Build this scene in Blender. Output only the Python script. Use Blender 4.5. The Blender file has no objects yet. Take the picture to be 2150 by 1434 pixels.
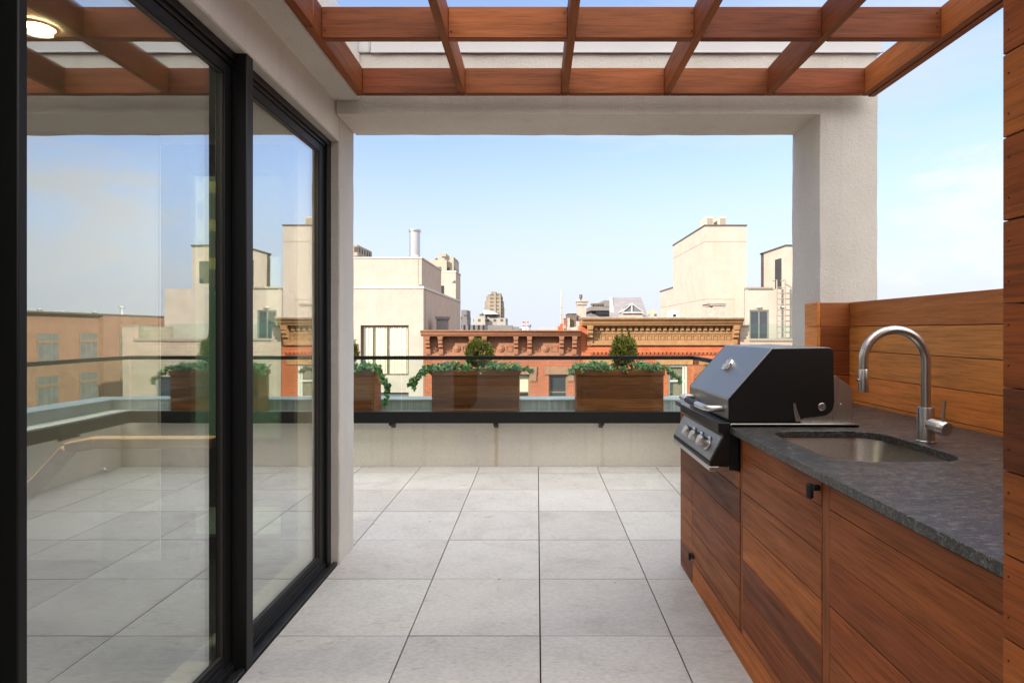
import bpy, bmesh, math, random
from mathutils import Vector, Matrix, noise
from mathutils.geometry import tessellate_polygon
R = math.radians
random.seed(7)
S = bpy.context.scene
COL = S.collection
H = 1.41            # camera height
F = 1202.0          # focal length in photograph pixels
VX, VY = 1127.0, 695.0

def X(px, D): return (px - VX) * D / F
def Z(py, D): return H - (py - VY) * D / F
def lin(r, g, b):
    f = lambda c: c / 12.92 if c <= .04045 else ((c + .055) / 1.055) ** 2.4
    return (f(r / 255), f(g / 255), f(b / 255), 1)

def sunlit(r, g_, b_):   # facade and roof colours, darkened evenly to balance the strong sun
    c = lin(r, g_, b_); return (c[0] * .64, c[1] * .64, c[2] * .64, 1)

# ------------------------------------------------------------------ materials
class NT:
    def __init__(s, name):
        s.m = bpy.data.materials.new(name); s.m.use_nodes = True
        s.t = s.m.node_tree; s.t.nodes.clear()
        s.out = s.n('ShaderNodeOutputMaterial')
    def n(s, typ, **kw):
        nd = s.t.nodes.new(typ)
        for k, v in kw.items():
            if k in nd.inputs: nd.inputs[k].default_value = v
            else: setattr(nd, k, v)
        return nd
    def l(s, a, b): s.t.links.new(a, b)
    def coords(s, scale=(1, 1, 1), rnd=0.0):
        tc = s.n('ShaderNodeTexCoord'); v = tc.outputs['Object']
        if rnd:
            geo = s.n('ShaderNodeNewGeometry'); oi = s.n('ShaderNodeObjectInfo')
            ad = s.n('ShaderNodeMath', operation='ADD')
            s.l(geo.outputs['Random Per Island'], ad.inputs[0]); s.l(oi.outputs['Random'], ad.inputs[1])
            ml = s.n('ShaderNodeMath', operation='MULTIPLY'); ml.inputs[1].default_value = rnd
            s.l(ad.outputs[0], ml.inputs[0])
            va = s.n('ShaderNodeVectorMath', operation='ADD')
            s.l(v, va.inputs[0]); s.l(ml.outputs[0], va.inputs[1]); v = va.outputs[0]
        mp = s.n('ShaderNodeMapping'); mp.inputs['Scale'].default_value = scale
        s.l(v, mp.inputs['Vector']); return mp.outputs[0]
    def noise(s, vec, scale, detail=4, rough=.55, dist=0.0):
        nd = s.n('ShaderNodeTexNoise'); nd.inputs['Scale'].default_value = scale
        nd.inputs['Detail'].default_value = detail; nd.inputs['Roughness'].default_value = rough
        nd.inputs['Distortion'].default_value = dist
        s.l(vec, nd.inputs['Vector']); return nd.outputs['Fac']
    def ramp(s, fac, stops):
        nd = s.n('ShaderNodeValToRGB'); cr = nd.color_ramp
        while len(cr.elements) < len(stops): cr.elements.new(.5)
        for e, (p, c) in zip(cr.elements, stops):
            e.position = p; e.color = c if len(c) == 4 else (*c, 1)
        s.l(fac, nd.inputs[0]); return nd.outputs[0]
    def mix(s, fac, a, b, mode='MIX'):
        nd = s.n('ShaderNodeMix', data_type='RGBA', blend_type=mode)
        for i, v in ((0, fac), (6, a), (7, b)):
            if isinstance(v, (int, float)): nd.inputs[i].default_value = v
            elif isinstance(v, tuple): nd.inputs[i].default_value = v if len(v) == 4 else (*v, 1)
            else: s.l(v, nd.inputs[i])
        return nd.outputs[2]
    def bump(s, h, strength=.3, dist=.01):
        b = s.n('ShaderNodeBump'); b.inputs['Strength'].default_value = strength
        b.inputs['Distance'].default_value = dist; s.l(h, b.inputs['Height']); return b.outputs[0]
    def bsdf(s, col, rough=.6, metal=0.0, normal=None, spec=.5, **kw):
        p = s.n('ShaderNodeBsdfPrincipled')
        for k, v in (('Base Color', col), ('Roughness', rough), ('Metallic', metal)):
            if isinstance(v, (int, float)): p.inputs[k].default_value = v
            elif isinstance(v, tuple): p.inputs[k].default_value = v if len(v) == 4 else (*v, 1)
            else: s.l(v, p.inputs[k])
        p.inputs['Specular IOR Level'].default_value = spec
        for k, v in kw.items(): p.inputs[k].default_value = v
        if normal is not None: s.l(normal, p.inputs['Normal'])
        s.l(p.outputs[0], s.out.inputs[0]); return p

def g(v): return (v, v, v, 1)
def plain(name, col, rough=.5, metal=0.0, var=.12, scale=8, bump=0.0, bscale=60, spec=.5):
    t = NT(name); v = t.coords()
    n1 = t.noise(v, scale, 5, .6)
    c = t.mix(1.0, col, t.ramp(n1, [(.3, g(1 - var)), (.7, g(1 + var * .3))]), 'MULTIPLY')
    nb = t.bump(t.noise(v, bscale, 3), bump, .004) if bump else None
    t.bsdf(c, rough, metal, nb, spec); return t.m

def wood(name, axis, dark, light, rough=.5, contrast=1.0):
    t = NT(name)
    sc = [16, 16, 16]; sc['xyz'.index(axis)] = 1.0
    v = t.coords(tuple(sc), 37.3)
    grain = t.noise(v, 1.6, 7, .62, 1.1)
    sc2 = [140, 140, 140]; sc2['xyz'.index(axis)] = 5
    fine = t.noise(t.coords(tuple(sc2), 11.7), 1.0, 4, .7)
    sc3 = [5, 5, 5]; sc3['xyz'.index(axis)] = .9
    fig = t.noise(t.coords(tuple(sc3), 19.1), 1.0, 3, .5, 1.6)
    geo = t.n('ShaderNodeNewGeometry'); oi = t.n('ShaderNodeObjectInfo')
    ad = t.n('ShaderNodeMath', operation='ADD'); t.l(geo.outputs['Random Per Island'], ad.inputs[0]); t.l(oi.outputs['Random'], ad.inputs[1])
    fr = t.n('ShaderNodeMath', operation='FRACT'); t.l(ad.outputs[0], fr.inputs[0])
    mid = tuple((a * .45 + b * .55) for a, b in zip(dark, light))
    base = t.ramp(fr.outputs[0], [(0, dark), (.3, (mid[0] * 1.0, mid[1] * .86, mid[2] * .8, 1)), (.55, mid), (.8, light), (1, (dark[0] * 1.25, dark[1] * 1.1, dark[2], 1))])
    k = contrast
    fr2 = t.n('ShaderNodeMath', operation='FRACT'); m7 = t.n('ShaderNodeMath', operation='MULTIPLY'); m7.inputs[1].default_value = 7.31; t.l(ad.outputs[0], m7.inputs[0]); t.l(m7.outputs[0], fr2.inputs[0])
    base = t.mix(1.0, base, t.ramp(fr2.outputs[0], [(0, (.78, .76, .74, 1)), (.5, g(1)), (1, (1.2, 1.16, 1.08, 1))]), 'MULTIPLY')
    c = t.mix(1.0, base, t.ramp(grain, [(.28, g(1 - .62 * k)), (.42, g(1 - .2 * k)), (.56, g(1.0)), (.75, g(1 + .28 * k))]), 'MULTIPLY')
    c = t.mix(1.0, c, t.ramp(fine, [(.36, g(1 - .48 * k)), (.52, g(1.0))]), 'MULTIPLY')
    c = t.mix(1.0, c, t.ramp(fig, [(.3, (1 - .22 * k, 1 - .27 * k, 1 - .3 * k, 1)), (.65, (1.12, 1.06, 1.0, 1))]), 'MULTIPLY')
    rg = t.ramp(grain, [(.3, g(rough + .12)), (.7, g(rough - .05))])
    t.bsdf(c, rg, 0, t.bump(fine, .18, .002), .24); return t.m

def stucco(name, col, bscale=190, strength=.4, stain=True):
    t = NT(name); v = t.coords()
    a = t.noise(v, bscale, 3, .6); b = t.noise(v, bscale * .28, 3, .6, .8); d = t.noise(v, 1.3, 6, .6)
    c = t.mix(1.0, col, t.ramp(d, [(.3, (.9, .89, .87, 1)), (.65, g(1.03))]), 'MULTIPLY')
    c = t.mix(1.0, c, t.ramp(a, [(.3, g(.86)), (.55, g(1.02))]), 'MULTIPLY')
    if stain:
        s = t.noise(t.coords((9, 9, .5)), 1.0, 4, .6)
        c = t.mix(1.0, c, t.ramp(s, [(.28, (.93, .91, .88, 1)), (.45, g(1))]), 'MULTIPLY')
    h = t.mix(.5, a, b)
    t.bsdf(c, .88, 0, t.bump(h, strength, .02), .25); return t.m

def brick(name, c1, c2, mortar, bw=.21, bh=.07, rough=.85, axis='xz', ms=.012):
    t = NT(name); tc = t.n('ShaderNodeTexCoord'); sp = t.n('ShaderNodeSeparateXYZ'); t.l(tc.outputs['Object'], sp.inputs[0])
    cb = t.n('ShaderNodeCombineXYZ'); t.l(sp.outputs['X' if axis[0] == 'x' else 'Y'], cb.inputs[0]); t.l(sp.outputs['Z'], cb.inputs[1])
    bt = t.n('ShaderNodeTexBrick'); t.l(cb.outputs[0], bt.inputs['Vector'])
    bt.inputs['Color1'].default_value = c1; bt.inputs['Color2'].default_value = c2; bt.inputs['Mortar'].default_value = mortar
    bt.inputs['Scale'].default_value = 1.0; bt.inputs['Brick Width'].default_value = bw; bt.inputs['Row Height'].default_value = bh
    bt.inputs['Mortar Size'].default_value = ms; bt.inputs['Bias'].default_value = -.1
    n1 = t.noise(tc.outputs['Object'], 1.2, 6, .65)
    c = t.mix(1.0, bt.outputs['Color'], t.ramp(n1, [(.3, g(.78)), (.7, g(1.08))]), 'MULTIPLY')
    t.bsdf(c, rough, 0, t.bump(bt.outputs['Fac'], -.3, .01), .2); return t.m

def glass(name, tint, base=.05, wave=0.0, power=5.0, top=1.0):
    """thin pane: see-through with a reflecting coat that grows towards grazing view"""
    t = NT(name)
    tr = t.n('ShaderNodeBsdfTransparent'); tr.inputs[0].default_value = tint
    gl = t.n('ShaderNodeBsdfGlossy'); gl.inputs['Roughness'].default_value = 0.0; gl.inputs['Color'].default_value = (.93, .95, .96, 1)
    lw = t.n('ShaderNodeLayerWeight'); lw.inputs['Blend'].default_value = .5
    pw = t.n('ShaderNodeMath', operation='POWER'); t.l(lw.outputs['Facing'], pw.inputs[0]); pw.inputs[1].default_value = power
    ma = t.n('ShaderNodeMath', operation='MULTIPLY_ADD'); t.l(pw.outputs[0], ma.inputs[0])
    ma.inputs[1].default_value = top - base; ma.inputs[2].default_value = base
    if wave:
        nb = t.bump(t.noise(t.coords((1, .8, 3.0)), 1.6, 2, .4), wave, .02); t.l(nb, gl.inputs['Normal'])
    mx = t.n('ShaderNodeMixShader'); t.l(ma.outputs[0], mx.inputs[0]); t.l(tr.outputs[0], mx.inputs[1]); t.l(gl.outputs[0], mx.inputs[2])
    t.l(mx.outputs[0], t.out.inputs[0]); return t.m

def steel(name, col=(.6, .58, .55, 1), rough=.3, axis=None):
    t = NT(name)
    sc = (30, 30, 30) if axis is None else tuple(3 if a == axis else 260 for a in 'xyz')
    n1 = t.noise(t.coords(sc), 1.0, 3, .6)
    c = t.mix(1.0, col, t.ramp(n1, [(.3, g(.86)), (.7, g(1.05))]), 'MULTIPLY')
    t.bsdf(c, t.ramp(n1, [(.3, g(rough + .08)), (.7, g(rough - .05))]), 1.0, t.bump(n1, .05, .001)); return t.m

def leaf_mat(name, d, l, tip):
    t = NT(name); geo = t.n('ShaderNodeNewGeometry')
    c = t.ramp(geo.outputs['Random Per Island'], [(0, d), (.5, l), (.85, l), (1, tip)])
    nz = t.noise(t.coords(), 45, 2, .5)
    c = t.mix(1.0, c, t.ramp(nz, [(.35, g(.75)), (.65, g(1.1))]), 'MULTIPLY')
    p = t.n('ShaderNodeBsdfPrincipled'); t.l(c, p.inputs['Base Color']); p.inputs['Roughness'].default_value = .3
    tl = t.n('ShaderNodeBsdfTranslucent'); t.l(c, tl.inputs[0])
    mx = t.n('ShaderNodeMixShader'); mx.inputs[0].default_value = .3; t.l(p.outputs[0], mx.inputs[1]); t.l(tl.outputs[0], mx.inputs[2])
    t.l(mx.outputs[0], t.out.inputs[0]); return t.m

def tile_mat():
    t = NT('porcelain_tile'); v = t.coords((1, 1, 1), 23.0)
    geo = t.n('ShaderNodeNewGeometry')
    a = t.noise(v, 2.6, 7, .68, .6); b = t.noise(t.coords((40, 110, 40), 9.0), 1.0, 5, .7)
    f2 = t.noise(t.coords((1.4, 3.0, 1), 31.0), 5, 6, .75, 1.2)
    base = t.ramp(geo.outputs['Random Per Island'], [(0, TILE[0]), (.5, TILE[1]), (1, TILE[2])])
    c = t.mix(1.0, base, t.ramp(a, [(.25, (.80, .79, .785, 1)), (.48, g(.98)), (.75, g(1.07))]), 'MULTIPLY')
    c = t.mix(1.0, c, t.ramp(b, [(.3, g(.78)), (.6, g(1.05))]), 'MULTIPLY')
    c = t.mix(1.0, c, t.ramp(f2, [(.28, (.70, .67, .64, 1)), (.42, g(1))]), 'MULTIPLY')
    sp = t.noise(t.coords(), 17, 2, .4)
    c = t.mix(1.0, c, t.ramp(sp, [(.19, (.3, .26, .22, 1)), (.225, g(1))]), 'MULTIPLY')
    st = t.noise(t.coords(), 3.3, 8, .8, .4)
    c = t.mix(1.0, c, t.ramp(st, [(.22, (.62, .5, .38, 1)), (.29, g(1))]), 'MULTIPLY')
    t.bsdf(c, t.ramp(a, [(.3, g(.62)), (.7, g(.5))]), 0, t.bump(b, .12, .002), .35); return t.m

def granite():
    t = NT('leathered_granite')
    a = t.noise(t.coords((44, 100, 100)), 1.0, 6, .75, .6); b = t.noise(t.coords(), 260, 3, .6); d = t.noise(t.coords((8, 16, 16)), 1.0, 5, .6, .4)
    c = t.ramp(a, [(.3, (.014, .014, .015, 1)), (.46, (.034, .033, .032, 1)), (.57, (.092, .090, .088, 1)), (.68, (.25, .246, .24, 1))])
    c = t.mix(1.0, c, t.ramp(b, [(.38, g(.35)), (.5, g(.9)), (.62, g(1.5))]), 'MULTIPLY')
    c = t.mix(1.0, c, t.ramp(d, [(.3, g(.66)), (.7, g(1.25))]), 'MULTIPLY')
    h = t.mix(.5, a, b)
    t.bsdf(c, t.ramp(d, [(.3, g(.42)), (.7, g(.3))]), 0, t.bump(h, .35, .003), .5); return t.m

def tower_mat(name, wall, win, sx, sz, fx=.55, fz=.5):
    """far tower: window grid as surface pattern"""
    t = NT(name); tc = t.n('ShaderNodeTexCoord'); sp = t.n('ShaderNodeSeparateXYZ'); t.l(tc.outputs['Object'], sp.inputs[0])
    ad = t.n('ShaderNodeMath', operation='ADD'); t.l(sp.outputs['X'], ad.inputs[0]); t.l(sp.outputs['Y'], ad.inputs[1])
    def cell(src, size, frac):
        d = t.n('ShaderNodeMath', operation='DIVIDE'); t.l(src, d.inputs[0]); d.inputs[1].default_value = size
        f = t.n('ShaderNodeMath', operation='FRACT'); t.l(d.outputs[0], f.inputs[0])
        c = t.n('ShaderNodeMath', operation='LESS_THAN'); t.l(f.outputs[0], c.inputs[0]); c.inputs[1].default_value = frac
        return c.outputs[0]
    m = t.n('ShaderNodeMath', operation='MULTIPLY'); t.l(cell(ad.outputs[0], sx, fx), m.inputs[0]); t.l(cell(sp.outputs['Z'], sz, fz), m.inputs[1])
    nz = t.noise(t.coords(), .15, 4)
    c = t.mix(m.outputs[0], wall, win)
    c = t.mix(1.0, c, t.ramp(nz, [(.3, g(.85)), (.7, g(1.1))]), 'MULTIPLY')
    t.bsdf(c, .7, 0, None, .3); return t.m

TILE = (lin(186, 182, 178), lin(194, 190, 186), lin(199, 196, 192))
M = {}
M['tile'] = tile_mat()
M['grout'] = plain('tile_gap', (.02, .017, .015, 1), .9)
M['stucco'] = stucco('cream_stucco', lin(215, 209, 200))
M['parapet'] = stucco('parapet_stucco', lin(218, 211, 200), 120, .3)
def rust_on(m, xs_):
    nt_ = m.node_tree; pb = [n for n in nt_.nodes if n.type == 'BSDF_PRINCIPLED'][0]
    src = pb.inputs['Base Color'].links[0].from_socket
    N = nt_.nodes.new; L = nt_.links.new
    tc_ = N('ShaderNodeTexCoord'); se = N('ShaderNodeSeparateXYZ'); L(tc_.outputs['Object'], se.inputs[0])
    nz_ = N('ShaderNodeTexNoise'); nz_.inputs['Scale'].default_value = 9; L(tc_.outputs['Object'], nz_.inputs['Vector'])
    tot = None
    for x_, a_ in xs_:
        wob = N('ShaderNodeMath'); wob.operation = 'MULTIPLY_ADD'; L(nz_.outputs['Fac'], wob.inputs[0]); wob.inputs[1].default_value = .03; wob.inputs[2].default_value = -x_ - .015
        ad_ = N('ShaderNodeMath'); ad_.operation = 'ADD'; L(se.outputs['X'], ad_.inputs[0]); L(wob.outputs[0], ad_.inputs[1])
        ab = N('ShaderNodeMath'); ab.operation = 'ABSOLUTE'; L(ad_.outputs[0], ab.inputs[0])
        mr = N('ShaderNodeMapRange'); mr.interpolation_type = 'SMOOTHSTEP'; mr.inputs['From Min'].default_value = .03; mr.inputs['From Max'].default_value = .004; mr.inputs['To Max'].default_value = a_; L(ab.outputs[0], mr.inputs['Value'])
        if tot is None: tot = mr.outputs[0]
        else:
            mm = N('ShaderNodeMath'); mm.operation = 'MAXIMUM'; L(tot, mm.inputs[0]); L(mr.outputs[0], mm.inputs[1]); tot = mm.outputs[0]
    mx_ = N('ShaderNodeMix'); mx_.data_type = 'RGBA'; mx_.blend_type = 'MULTIPLY'; L(tot, mx_.inputs[0]); L(src, mx_.inputs[6]); mx_.inputs[7].default_value = (.80, .68, .5, 1)
    L(mx_.outputs[2], pb.inputs['Base Color'])
rust_on(M['parapet'], [(X(1042, 5.97), .8), (X(823, 5.97), .35), (X(1265, 5.97), .3)])
M['coping'] = plain('painted_metal_coping', lin(202, 200, 200), .45, 0, .06, 4)
M['interior'] = plain('interior_plaster', lin(168, 166, 160), .8, 0, .04, 3)
M['infloor'] = plain('interior_floor', lin(48, 42, 40), .45, 0, .2, 5)
M['black'] = plain('black_aluminium', (.009, .009, .009, 1), .45, 0, .15, 20, .05, 300, .28)
M['track'] = plain('worn_black_track', (.03, .031, .033, 1), .4, .3, .5, 16)
M['gasket'] = plain('bronze_gasket', (.04, .035, .03, 1), .5)
M['doorglass'] = glass('coated_door_glass', (.90, .94, .88, 1), .38, .012, 3.0)
M['greenglass'] = glass('green_window_glass', (.72, .79, .66, 1), .05)
M['railglass'] = glass('railing_glass', (.90, .955, .93, 1), .035)
M['frosted'] = plain('frosted_green_glass', lin(176, 212, 196), .35, 0, .05)
M['oak'] = wood('oak_handrail', 'x', lin(214, 182, 146), lin(236, 208, 172), .4, .6)
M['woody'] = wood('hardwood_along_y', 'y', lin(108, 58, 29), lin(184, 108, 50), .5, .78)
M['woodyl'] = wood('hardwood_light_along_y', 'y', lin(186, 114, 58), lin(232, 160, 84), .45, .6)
M['woodx'] = wood('hardwood_along_x', 'x', lin(126, 70, 38), lin(180, 108, 58), .48, .65)
M['woodz'] = wood('hardwood_along_z', 'z', lin(130, 78, 42), lin(160, 98, 52), .5, .7)
M['rafter'] = wood('rafter_wood', 'y', lin(108, 58, 30), lin(164, 96, 48), .55, .65)
M['rafterx'] = wood('rafter_wood_across', 'x', lin(106, 56, 30), lin(150, 86, 44), .55, .65)
M['planter'] = wood('planter_wood', 'x', lin(100, 60, 38), lin(152, 96, 56), .5, .9)
M['planterx'] = wood('planter_wood_side', 'y', lin(120, 74, 46), lin(160, 104, 62), .5, .9)
M['granite'] = granite()
M['grillblack'] = plain('grill_enamel', (.009, .009, .0095, 1), .3, 0, .1, 30, .04, 500)
t = NT('grill_satin_enamel'); n1 = t.noise(t.coords(), 500, 2)
t.bsdf((.007, .007, .0075, 1), .36, 0, t.bump(n1, .04, .001), .5); M['grillgrey'] = t.m
M['grillfront'] = plain('graphite_steel', (.31, .30, .285, 1), .47, 1.0, .04, 3)
M['panelgrey'] = steel('grill_panel_steel', (.30, .31, .32, 1), .42, 'y')
M['steel'] = steel('brushed_steel', (.56, .53, .50, 1), .3, 'z')
M['steelx'] = steel('brushed_steel_long', (.62, .60, .57, 1), .3, 'y')
M['chrome'] = steel('chrome', (.8, .8, .8, 1), .1)
M['steelsink'] = steel('sink_steel', (.40, .36, .32, 1), .33, 'z'); M['steelsink'].node_tree.nodes['Principled BSDF'].inputs['Metallic'].default_value = .9
M['blackknob'] = plain('matt_black', (.006, .006, .006, 1), .55)
M['soil'] = plain('soil', (.03, .02, .014, 1), .95, 0, .5, 30, .6, 80)
M['bark'] = plain('bark', (.09, .055, .03, 1), .9, 0, .4, 40, .6, 90)
M['box'] = leaf_mat('boxwood_leaf', lin(54, 68, 20), lin(130, 136, 44), lin(214, 204, 82))  # last colour puts sunlight on the tips into some leaves' colour
M['ivy'] = leaf_mat('ivy_leaf', lin(26, 58, 38), lin(92, 138, 76), lin(188, 206, 118))
M['greymetal'] = plain('zinc_coping', lin(158, 166, 168), .5, .2, .2, 6)
def ribbed():
    t = NT('ribbed_zinc'); v = t.noise(t.coords((60, 1, .4)), 1.0, 4, .6)
    c = t.ramp(v, [(.3, lin(118, 126, 126)), (.7, lin(160, 168, 168))])
    t.bsdf(c, .5, .2, t.bump(v, .3, .004)); return t.m
M['ribbed'] = ribbed()
M['beige'] = stucco('beige_render', sunlit(195, 184, 171), 30, .12, True)
M['beigetrim'] = plain('pale_trim', sunlit(206, 200, 190), .6, 0, .05)
M['darktrim'] = plain('dark_roof_edge', sunlit(92, 84, 76), .6)
M['taupetrim'] = plain('taupe_coping', sunlit(158, 146, 132), .6)
M['redbrick'] = brick('red_brick', sunlit(166, 84, 56), sunlit(182, 100, 70), sunlit(186, 130, 102))
M['orangebrick'] = brick('orange_brick', sunlit(180, 82, 46), sunlit(194, 100, 60), sunlit(196, 130, 94))
M['tanbrick'] = brick('tan_brick', sunlit(152, 112, 88), sunlit(166, 124, 98), sunlit(164, 134, 112), axis='yz')
M['creambrick'] = brick('cream_brick', sunlit(192, 176, 156), sunlit(200, 184, 164), sunlit(160, 142, 124))
M['greenbrick'] = brick('yellow_brick', sunlit(186, 176, 132), sunlit(200, 190, 146), sunlit(170, 160, 124))
M['brownstone'] = plain('painted_brownstone', sunlit(160, 108, 76), .75, 0, .25, 5, .25, 40)
M['brownstone_pale'] = plain('pale_brownstone', sunlit(162, 120, 94), .8, 0, .25, 5, .2, 40)
M['ochre'] = plain('ochre_cornice_paint', sunlit(170, 126, 80), .7, 0, .25, 4, .25, 40)
M['ochre_stone'] = plain('ochre_stone', sunlit(190, 138, 86), .8, 0, .3, 5, .25, 50)
M['whitewash'] = plain('whitewashed_masonry', sunlit(190, 180, 168), .85, 0, .3, 5, .5, 14)
M['rubble'] = plain('dark_rubble', sunlit(120, 108, 92), .95, 0, .5, 9, .6, 20)
M['greywall'] = plain('grey_render', sunlit(128, 124, 124), .8, 0, .12, 2)
M['greyroof'] = plain('grey_membrane', sunlit(140, 134, 138), .7, 0, .2, 2.5)
M['roof'] = plain('roof_membrane', sunlit(156, 152, 148), .8, 0, .15, 1)
M['win'] = plain('window_glass', (.03, .035, .04, 1), .06, 0, .1, 3, 0, 60, 1.0)
M['wincold'] = plain('window_glass_pale', (.11, .13, .13, 1), .08, 0, .3, 2, 0, 60, .9)
M['winframe'] = plain('window_frame_bronze', sunlit(110, 90, 66), .5)
M['winwhite'] = plain('window_frame_white', sunlit(224, 220, 208), .5)
M['wintan'] = plain('window_frame_tan', sunlit(150, 124, 92), .6)
M['wingrey'] = plain('window_frame_grey', sunlit(128, 130, 122), .5)
M['curtain'] = plain('curtain_cloth', lin(216, 208, 186), .9, 0, .08)
M['blind'] = plain('window_blind', sunlit(160, 150, 128), .8)
M['dish'] = plain('satellite_dish', sunlit(206, 196, 180), .6)
M['asphalt'] = plain('asphalt', (.05, .05, .052, 1), .9, 0, .2, .5)
M['ground'] = plain('city_ground', (.11, .105, .1, 1), .95, 0, .3, .02)
M['antenna'] = plain('mast_paint', sunlit(206, 190, 170), .6)
M['redband'] = plain('red_chimney_paint', sunlit(214, 96, 84), .7)
M['ac'] = plain('air_conditioner', sunlit(206, 194, 172), .6)

# ------------------------------------------------------------------ mesh builder
class MB:
    def __init__(s): s.v = []; s.f = []; s.sm = []
    def add(s, vs, fs, smooth=False):
        o = len(s.v); s.v += [tuple(p) for p in vs]
        for f in fs: s.f.append(tuple(i + o for i in f)); s.sm.append(smooth)
        return s
    def box(s, x0, x1, y0, y1, z0, z1):
        if x0 > x1: x0, x1 = x1, x0
        if y0 > y1: y0, y1 = y1, y0
        if z0 > z1: z0, z1 = z1, z0
        return s.add([(x0, y0, z0), (x1, y0, z0), (x1, y1, z0), (x0, y1, z0), (x0, y0, z1), (x1, y0, z1), (x1, y1, z1), (x0, y1, z1)],
                     [(0, 3, 2, 1), (4, 5, 6, 7), (0, 1, 5, 4), (1, 2, 6, 5), (2, 3, 7, 6), (3, 0, 4, 7)])
    def prism(s, poly, axis, a, b, smooth=False):
        """poly: 2-D points. axis y: (x,z); axis x: (y,z); axis z: (x,y)"""
        def p(u, w, t): return {'y': (u, t, w), 'x': (t, u, w), 'z': (u, w, t)}[axis]
        ar = sum(poly[i][0] * poly[(i + 1) % len(poly)][1] - poly[(i + 1) % len(poly)][0] * poly[i][1] for i in range(len(poly)))
        if (ar > 0) != (axis != 'y'): poly = poly[::-1]
        n = len(poly); vs = [p(u, w, a) for u, w in poly] + [p(u, w, b) for u, w in poly]
        fs = [tuple(range(n - 1, -1, -1)), tuple(range(n, 2 * n))] + [(i, (i + 1) % n, n + (i + 1) % n, n + i) for i in range(n)]
        if b < a: fs = [f[::-1] for f in fs]
        return s.add(vs, fs, smooth)
    def tube(s, pts, r, n=12, cap=True):
        pts = [Vector(p) for p in pts]; rs = r if isinstance(r, (list, tuple)) else [r] * len(pts)
        vs = []; fs = []; up = None
        for i, p in enumerate(pts):
            d = (pts[min(i + 1, len(pts) - 1)] - pts[max(i - 1, 0)]).normalized()
            if up is None: up = d.orthogonal().normalized()
            up = (up - d * up.dot(d)).normalized(); sd = d.cross(up)
            for k in range(n):
                a = 2 * math.pi * k / n; vs.append(p + (up * math.cos(a) + sd * math.sin(a)) * rs[i])
        for i in range(len(pts) - 1):
            for k in range(n):
                fs.append((i * n + k, i * n + (k + 1) % n, (i + 1) * n + (k + 1) % n, (i + 1) * n + k))
        if cap: fs += [tuple(range(n - 1, -1, -1)), tuple((len(pts) - 1) * n + k for k in range(n))]
        return s.add(vs, fs, True)
    def lathe(s, prof, org, axis=(0, 0, 1), n=24):
        """prof: (radius, height) list, closed with caps"""
        ax = Vector(axis).normalized(); u = ax.orthogonal().normalized(); w = ax.cross(u); org = Vector(org)
        vs = []; fs = []
        for r, h in prof:
            for k in range(n):
                a = 2 * math.pi * k / n; vs.append(org + ax * h + (u * math.cos(a) + w * math.sin(a)) * r)
        m = len(prof)
        for i in range(m - 1):
            for k in range(n):
                fs.append((i * n + k, i * n + (k + 1) % n, (i + 1) * n + (k + 1) % n, (i + 1) * n + k))
        fs += [tuple(range(n - 1, -1, -1)), tuple((m - 1) * n + k for k in range(n))]
        return s.add(vs, fs, True)
    def build(s, name, mat, parent=None, bevel=0, seg=1, angle=40, loc=None):
        me = bpy.data.meshes.new(name)
        org = Vector((0, 0, 0)); p = parent
        while p is not None: org += p.location; p = p.parent
        if parent is None and loc is not None: org = Vector(loc)
        me.from_pydata([tuple(Vector(v) - org) for v in s.v], [], s.f)
        me.polygons.foreach_set('use_smooth', [True] * len(s.f))
        me.update(); me.materials.append(M[mat] if isinstance(mat, str) else mat)
        me.set_sharp_from_angle(angle=R(angle))
        o = bpy.data.objects.new(name, me); COL.objects.link(o)
        if parent is not None: o.parent = parent
        else: o.location = org
        if bevel:
            b = o.modifiers.new('bevel', 'BEVEL'); b.width = bevel; b.segments = seg; b.limit_method = 'ANGLE'; b.angle_limit = R(35)
            b.harden_normals = False
        return o

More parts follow.
